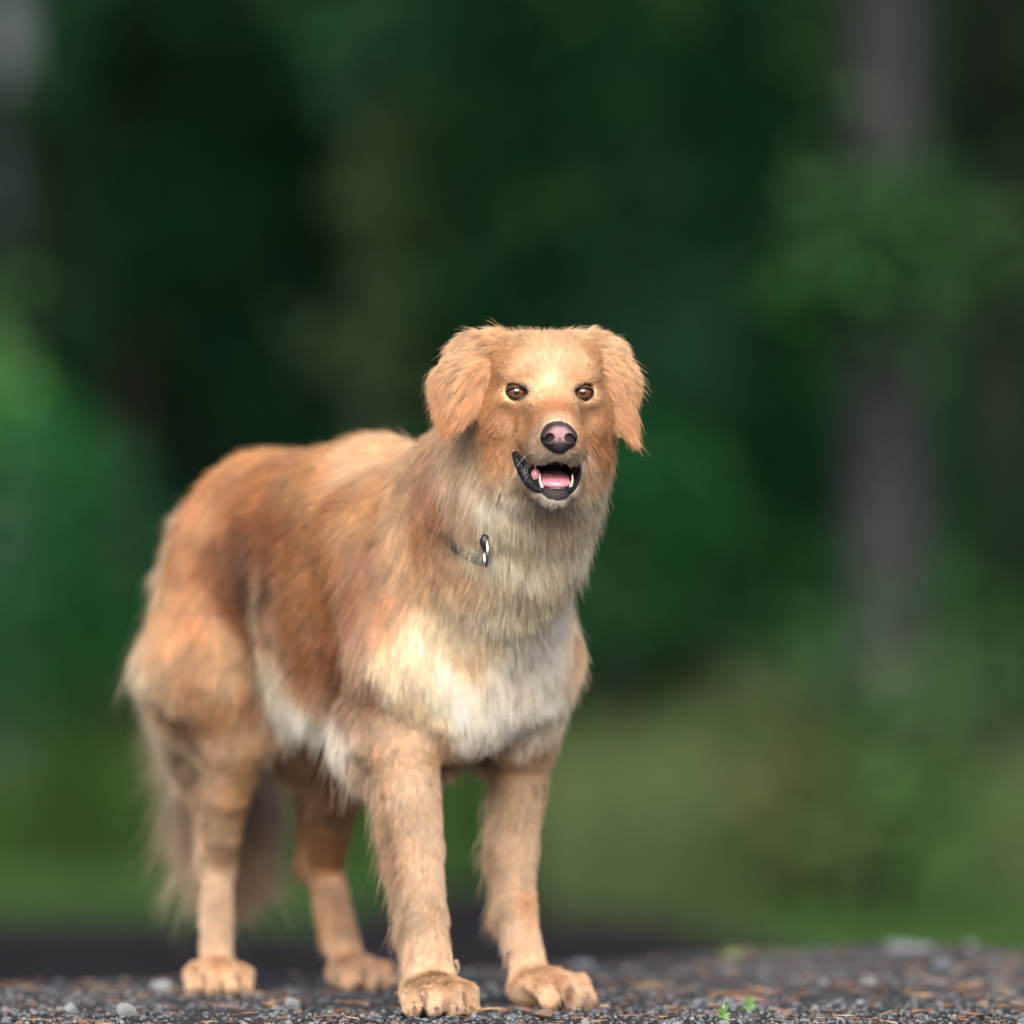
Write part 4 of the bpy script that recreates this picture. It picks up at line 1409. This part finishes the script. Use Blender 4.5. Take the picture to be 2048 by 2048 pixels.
def plant(name, px, py, lab, cat, leaves, mat):
    x, y = at_ground(px, py); z = G0(x, y)
    e = empty(name, (x, y, z)); tag(e, lab, cat)
    for (dx, dz, L, wd, bx, h) in leaves:
        V, Fc = blade((x, y, z + h), (dx, RNG.normal(0, .3), dz), L, wd, (bx, 0, -.5))
        me = bpy.data.meshes.new('leaf'); me.from_pydata([tuple(v) for v in V], [], Fc)
        link('leaf', me, e, mat)
    link('stem', bpy.data.meshes.new('stem'), e) if False else tube_obj('stem', [(x, y, z - .002), (x, y, z + .004), (x + .001, y, z + .009)], [.0006, .0005, .0004], mat, e, 5)


sd1 = [(-1, .6, .009, .0022, 0, .003), (1, .7, .009, .0022, 0, .004), (-.7, 1.2, .009, .002, 0, .007), (.6, 1.3, .010, .002, 0, .008), (.1, 1.5, .011, .002, 0, .008), (1, .1, .007, .002, 0, .002)]
plant('seedling', 1447, 2040, 'tiny bright green seedling with paired leaves, lower of the two', 'seedling', sd1, leaf_m)
plant('seedling', 1500, 2024, 'tiny bright green seedling, higher and right of its neighbour', 'seedling', sd1[:5], leaf_m)
plant('grass_tuft', 1460, 1917, 'small pale green grass tuft on the crest of the mound', 'grass tuft',
      [(-.35, 1, .030, .0010, -.2, 0), (.1, 1, .022, .0010, .1, 0), (.7, 1, .020, .0009, .5, 0), (-.9, 1, .014, .0009, -.3, 0), (1.1, .8, .018, .0008, .2, 0), (.4, 1, .013, .001, .1, 0)], leaf_pale)

# ---------------------------------------------------------------- path and meadow beyond
def strip(name, px_list, up, lo, mat, lift):
    """a flat band of ground far off, given the rows of its far and near edges"""
    V, Fc = [], []
    for i, px in enumerate(px_list):
        for k in range(6):
            py = up[i] + (lo[i] - up[i]) * k / 5
            D = (CZ + .65) * F / (py - HY)
            x = (px - 1024) / F * D
            V.append((x, D, G0(x, D) + lift))
    for i in range(len(px_list) - 1):
        for k in range(5):
            a = i * 6 + k
            Fc.append((a, a + 6, a + 7, a + 1))
    me = bpy.data.meshes.new(name); me.from_pydata(V, [], Fc)
    return link(name, me, None, mat)


path_m = mat_plain('damp_earth_path', (.012, .011, .015), .9, spec=.05, noise=(3, .5))
tag(strip('path', [-1200, -400, 300, 650, 800, 950, 1200, 1400, 1640], [1835, 1840, 1850, 1865, 1800, 1778, 1822, 1882, 1935],
          [2060, 2060, 2060, 2060, 2060, 2060, 2060, 2060, 1990], path_m, .045), kind='structure')
tag(strip('path', [-1200, -400, 300, 520, 760], [1625, 1632, 1650, 1675, 1715], [1765, 1765, 1760, 1750, 1735], path_m, .045), kind='structure')


def leaf_mesh(name, cen, size, cols, normal_up=.3, aspect=1.6):
    """leaf-shaped faces (kites) at the given points"""
    N = len(cen)
    d = unit(RNG.normal(0, 1, (N, 3)) + np.array([0, 0, -.3]))
    q = RNG.normal(0, 1, (N, 3)) + np.array([0, -.6, normal_up])
    sd_ = unit(np.cross(d, unit(q)))
    s_ = size * RNG.uniform(.6, 1.3, (N, 1))
    a = cen; b = cen + d * s_ * .45 + sd_ * s_ * .5 / aspect; c = cen + d * s_; e = cen + d * s_ * .45 - sd_ * s_ * .5 / aspect
    V = np.stack([a, b, c, e], 1).reshape(-1, 3)
    Q = np.arange(4 * N).reshape(-1, 4)
    me = mesh_np(name, V, Q, False)
    vcol(me, np.repeat(cols, 4, 0))
    return me


def blade_mass(name, n, xr, yr, h0, h1, wd, cols, lab, cat, keep=None, skew=1.0):
    x = RNG.uniform(-1, 1, n) * (xr[1] - xr[0]) / 2 + (xr[0] + xr[1]) / 2
    y = RNG.uniform(yr[0], yr[1], n)
    if keep is not None:
        k = keep(x, y); x, y = x[k], y[k]
    n = len(x)
    z = ground_z(x, y)
    h = (h0 + (h1 - h0) * RNG.random(n) ** skew) * (.75 + .35 * NZ(np.stack([x, y, z], 1), 1.2)[:, 0]) * (.8 + .45 * NZ(np.stack([x, y * .2, z], 1), .9)[:, 1])
    a = RNG.uniform(0, 3.14, n); sx_, sy_ = np.cos(a) * wd, np.sin(a) * wd
    tx, ty = RNG.normal(0, .22, n) * h, RNG.normal(0, .22, n) * h
    V = np.stack([np.stack([x - sx_, y - sy_, z], 1), np.stack([x + sx_, y + sy_, z], 1),
                  np.stack([x + tx * .5 + sx_ * .7, y + ty * .5 + sy_ * .7, z + h * .6], 1), np.stack([x + tx, y + ty, z + h], 1),
                  np.stack([x + tx * .5 - sx_ * .7, y + ty * .5 - sy_ * .7, z + h * .6], 1)], 1).reshape(-1, 3)
    base = np.arange(n)[:, None] * 5
    Q = np.concatenate([base + np.array([[0, 1, 2, 4]])])
    T = base + np.array([[4, 2, 3, 3]])
    me = bpy.data.meshes.new(name)
    me.from_pydata(V.tolist(), [], Q.tolist() + [r[:3] for r in T.tolist()])
    cn = NZ(np.stack([x, y, z], 1), 1.6)[:, 0:1] * .5 + .5
    c = np.array(cols[0]) * (1 - cn) + np.array(cols[1]) * cn
    c = c * RNG.uniform(.7, 1.3, (n, 1))
    vcol(me, np.repeat(c, 5, 0))
    o = link(name, me, None, grass_m)
    return tag(o, lab, cat, kind='stuff')


def leafy(name, rough=.55, trans=.25):
    m = bpy.data.materials.new(name); m.use_nodes = True
    t = m.node_tree; b = t.nodes['Principled BSDF']
    a = t.nodes.new('ShaderNodeAttribute'); a.attribute_name = 'tint'
    t.links.new(a.outputs['Color'], b.inputs['Base Color']); b.inputs['Roughness'].default_value = rough
    b.inputs['Specular IOR Level'].default_value = .08
    tr = t.nodes.new('ShaderNodeBsdfTranslucent'); t.links.new(a.outputs['Color'], tr.inputs['Color'])
    mx = t.nodes.new('ShaderNodeMixShader'); mx.inputs[0].default_value = trans
    t.links.new(b.outputs[0], mx.inputs[1]); t.links.new(tr.outputs[0], mx.inputs[2])
    t.links.new(mx.outputs[0], t.nodes['Material Output'].inputs[0])
    return m


grass_m = leafy('grass_blades'); foliage_m = leafy('foliage')
def off_path(x, y):
    py = HY + (CZ + .65) * F / y; px = 1024 + x * F / y
    a = np.interp(px, [-1200, 300, 650, 800, 950, 1200, 1400, 1640, 1700], [1835, 1850, 1860, 1790, 1762, 1790, 1845, 1905, 2100])
    b = (px < 760) & (py > 1640) & (py < 1762)
    return ~(py > a) & ~b
blade_mass('meadow_grass', 60000, (-9, 9), (14, 58), .10, .28, .012, ((.020, .060, .014), (.045, .092, .026)), 'short bright green grass either side of the path', 'grass', off_path)
blade_mass('tall_grass', 26000, (.2, 5.5), (30, 46), .4, 1.7, .014, ((.125, .140, .068), (.050, .098, .034)), 'tall pale seeding grass on the right of the meadow', 'grass', lambda x, y: x * F / y + 1024 > 1110 + 40 * np.sin(y), 2.6)
blade_mass('undergrowth', 30000, (-9, 9), (42, 58), .5, 1.7, .03, ((.03, .075, .016), (.06, .11, .03)), 'low green undergrowth at the edge of the wood', 'undergrowth')


# ---------------------------------------------------------------- the wood
bark_m = {}
def bark(col):
    if col not in bark_m:
        bark_m[col] = mat_plain('bark', col, .85, noise=(9, .45), bump=.02)
    return bark_m[col]


def tree(name, lab, px, D, blobs, trunk=None, leaf=.13, dens=330, group=None, cat='tree', front=.9, high=True):
    """blobs: (px, py, rx, rz in photo pixels, colour); trunk: (radius m, colour, top py)"""
    x0 = (px - 1024) / F * D
    e = empty(name, (x0, D, G0(x0, D))); tag(e, lab, cat, group)
    cen, col = [], []
    for (bx, by, rx, rz, c) in blobs:
        c0 = P(bx, by, D - front); a, b_ = rx / F * D, rz / F * D
        n = max(int(dens * a * b_ * 3.5), 30)
        ncl = max(n // 22, 5)
        cc = unit(RNG.normal(0, 1, (ncl, 3))) * (RNG.random((ncl, 1)) ** .45)
        cc = cc * np.array([a, min(a, 1.4), b_]) + c0
        shade = RNG.uniform(.8, 1.22, (ncl, 1)); hue = RNG.normal(0, .12, (ncl, 3))
        k = RNG.integers(0, ncl, n)
        cen.append(cc[k] + RNG.normal(0, .16, (n, 3)))
        col.append(np.clip(np.array(c) * shade[k] * (1 + hue[k]) * RNG.uniform(.8, 1.2, (n, 1)), .002, .6))
    if cat == 'tree' and high:                # unseen rest of the crown, added above the picture to shade the wood
        for k in range(5):
            n = 700
            cz_ = 6.5 + 2.0 * k; rr_ = 2.6 - .30 * k
            v = unit(RNG.normal(0, 1, (n, 3))) * (RNG.random((n, 1)) ** .4)
            cen.append(v * np.array([rr_, rr_, 1.5]) + np.array([x0, D - front, cz_]))
            col.append(np.array(blobs[0][4]) * RNG.uniform(.6, 1.4, (n, 1)))
    cen = np.concatenate(cen); col = np.concatenate(col)
    big = cen[:, 2] > P(0, -60, D)[2] + .5
    ok_ = cen[:, 2] > ground_z(cen[:, 0], cen[:, 1]) + .05
    link('crown', leaf_mesh('crown', cen[ok_], np.where(big, .34, leaf)[ok_][:, None], col[ok_]), e, foliage_m)
    if trunk:
        r, c, topy = trunk
        z1 = P(px, topy, D)[2]; z0 = G0(x0, D) - .1
        pth = spline([(x0, D, z0), (x0 + r * .15, D, z0 + (z1 - z0) * .35), (x0 - r * .2, D, z0 + (z1 - z0) * .7), (x0 + r * .1, D, z1)], 14)
        V, Q = tube(pth, np.linspace(r * 1.12, r * .72, 14), 18)
        V = V + (NZ(V, .22) * r * .12)
        me = bpy.data.meshes.new('trunk'); me.from_pydata(V.tolist(), [], [tuple(dict.fromkeys(q)) for q in Q])
        me.polygons.foreach_set('use_smooth', np.ones(len(me.polygons), dtype=bool))
        to = link('trunk', me, e, bark(c))
        rb = random.Random(px)
        for k in range(5):
            zz = z0 + (z1 - z0) * rb.uniform(.35, .95); an = rb.uniform(0, 6.28); L = rb.uniform(.5, 1.2)
            tube_obj('limb', spline([(x0, D, zz), (x0 + math.cos(an) * L * .5, D + math.sin(an) * L * .5, zz + L * .2), (x0 + math.cos(an) * L, D + math.sin(an) * L, zz + L * .25)], 6),
                     np.linspace(r * .22, .008, 6), bark(c), to, 7)
    return e


DG, MG, BG = (.019, .092, .038), (.034, .135, .048), (.036, .150, .072)      # dark, middle, bluish green
LGN, BK = (.07, .22, .045), (.008, .022, .010)
tree('pine_tree', 'thick grey pine trunk right of the dog, foliage crossing it halfway up', 1765, 30,
     [(1750, 450, 150, 90, (.022, .070, .024)), (1750, 560, 170, 110, (.020, .075, .022)), (1760, 500, 110, 150, (.018, .060, .020)), (1880, 480, 120, 160, (0.029, 0.076, 0.022)), (1700, 330, 60, 60, (0.035, 0.090, 0.036)), (1720, 1290, 170, 90, (.03, .085, .028)), (1800, 1420, 190, 110, (.045, .10, .032)), (1700, 1560, 190, 150, (.065, .11, .04)), (1860, 1600, 170, 150, (.05, .105, .035)), (1770, 1700, 220, 90, (.05, .10, .03)), (1550, 1600, 130, 150, (.085, .105, .045))], (.210, (.007, .0078, .0115), -3000), group=None)
tree('slender_tree', 'slim brown trunk rising left of the dog\'s head in the wood', 740, 43,
     [(720, 60, 150, 160, DG), (790, 1000, 120, 150, MG), (740, 420, 60, 190, (.04, .075, .03)), (740, 700, 60, 190, (.04, .075, .03))], (.10, (.013, .014, .008), -2000))
tree('sky_gap_tree', 'added pale trunk standing in for a gap of sky at the upper left corner among dark foliage', 20, 46,  # invented trunk; its pale blue-grey stands in for bright sky between leaves
     [(20, 260, 130, 90, BK), (10, 330, 130, 130, BK), (60, 480, 150, 120, BK), (0, 640, 150, 150, BK), (30, 900, 150, 150, DG), (30, 1200, 150, 200, DG), (120, 60, 60, 160, DG)], (.17, (.16, .19, .23), -2000))
tree('dark_spruce', 'nearly black spruce filling the right edge of the wood', 1990, 36,
     [(1990, 150, 130, 260, BK), (1980, 600, 110, 260, BK), (1990, 980, 120, 220, (0.010, 0.036, 0.012)), (2000, 1250, 130, 150, (0.032, 0.090, 0.027))], (.16, (.02, .018, .016), -2000), dens=420)
tree('dark_spruce', 'dark green spruce behind the thick pine trunk', 1880, 44, [(1850, 100, 150, 260, DG), (1890, 800, 140, 240, DG), (1860, 1150, 170, 170, DG)], (.18, (.022, .020, .018), -2000), dens=360)
spots = [
    ('tall leafy tree at the top left of the wood', 260, 50, [(250, 130, 200, 180, (0.018, 0.083, 0.038)), (330, 420, 210, 180, DG), (200, 520, 120, 150, DG)]),
    ('leafy tree left of the dog, its crown above the dog\'s rump', 430, 52, [(430, 650, 230, 180, (0.019, 0.090, 0.043)), (500, 250, 180, 200, DG), (560, 850, 170, 150, (0.015, 0.067, 0.030))]),
    ('bright green bush at the left edge of the picture', 10, 40, [(-70, 690, 100, 120, LGN), (-90, 860, 90, 90, (.05, .16, .035))]),
    ('mid green bush below the bright one at the left edge', 120, 44, [(60, 940, 170, 170, (0.016, 0.100, 0.028)), (210, 1010, 160, 150, DG), (90, 1260, 180, 140, (0.015, 0.080, 0.022))]),
    ('leafy tree straight above the dog\'s back', 620, 54, [(640, 500, 180, 220, DG), (600, 1000, 200, 170, (0.015, 0.080, 0.032)), (620, 1300, 240, 170, DG)]),
    ('dark leafy tree above the dog\'s head at the top', 900, 50, [(920, 80, 220, 160, (0.022, 0.104, 0.042)), (930, 330, 190, 170, (0.032, 0.140, 0.057)), (960, 590, 170, 140, (0.021, 0.107, 0.038))]),
    ('bluish green tree just right of the dog\'s head', 1230, 50, [(1200, 200, 170, 190, (0.036, 0.180, 0.072)), (1280, 480, 170, 190, BG), (1250, 760, 160, 180, BG), (1350, 700, 160, 160, BG)]),
    ('mid green tree between the dog and the thick pine', 1450, 52, [(1430, 150, 200, 190, (0.027, 0.140, 0.064)), (1480, 420, 160, 190, (0.029, 0.155, 0.072)), (1560, 250, 120, 130, (0.029, 0.140, 0.038)), (1500, 820, 160, 200, (0.016, 0.107, 0.033))]),
    ('green bush low in the wood right of the dog\'s neck', 1380, 46, [(1330, 980, 190, 150, (0.015, 0.096, 0.030)), (1450, 1130, 160, 120, (0.011, 0.067, 0.022)), (1280, 1180, 160, 120, (0.019, 0.087, 0.030))]),
    ('green bush at the foot of the thick pine', 1700, 42, [(1640, 1180, 160, 110, (0.013, 0.073, 0.021)), (1800, 1330, 170, 110, (0.028, 0.133, 0.032)), (1960, 1450, 150, 150, (0.019, 0.087, 0.025))]),
    ('bush low behind the dog\'s hind legs', 250, 46, [(200, 1230, 220, 120, (0.013, 0.067, 0.025)), (420, 1350, 220, 130, (0.015, 0.073, 0.028)), (60, 1420, 180, 90, (0.021, 0.093, 0.033))]),
    ('low dark bush behind the dog\'s chest', 1000, 48, [(850, 1250, 260, 170, DG), (1100, 1350, 150, 80, (0.024, 0.107, 0.038))]),
]
for (lab, px, D, blobs) in spots:
    tree('leafy_tree' if 'tree' in lab else 'bush', lab, px, D, blobs, (.10, (.022, .020, .015), -2000) if 'tree' in lab else None, group=None, cat='tree' if 'tree' in lab else 'bush')
ords = ['nearest', 'second', 'third', 'farthest']
side_labels = ['leafy tree out beyond the left edge of the wood in view', 'leafy tree out beyond the right edge of the wood in view']
for s in (-1, 1):
    for k in range(4):
        px = 1024 + s * (1500 + k * 620)
        tree('leafy_tree', ords[k] + ' ' + side_labels[(s + 1) // 2], px, 46 + (k % 2) * 5, [(px, 150 + 90 * k, 360, 420, DG), (px + 60, 800, 360, 320, MG), (px - 80, 1300, 360, 200, DG)],
             (.14, (.022, .020, .015), -2000), dens=90, group='trees of the wood out of the picture')
# the deep wood behind everything: one mass of leaves
n = 60000
cen = np.stack([RNG.uniform(-14, 14, n), RNG.uniform(56, 66, n), RNG.uniform(-.5, 12, n)], 1)
cen[:, 2] += ground_z(cen[:, 0], cen[:, 1])
sh_ = (.75 + .5 * NZ(cen, 1.3)[:, 0:1])
wood = link('distant_wood', leaf_mesh('distant_wood', cen, .30, np.array([.020, .085, .038]) * .8 * sh_ * RNG.uniform(.7, 1.3, (n, 1))), None, foliage_m)
tag(wood, 'deep dark green wood behind the nearer trees', 'wood', kind='stuff')
print('script', round(time.time() - T0, 1), 'bytes ok')
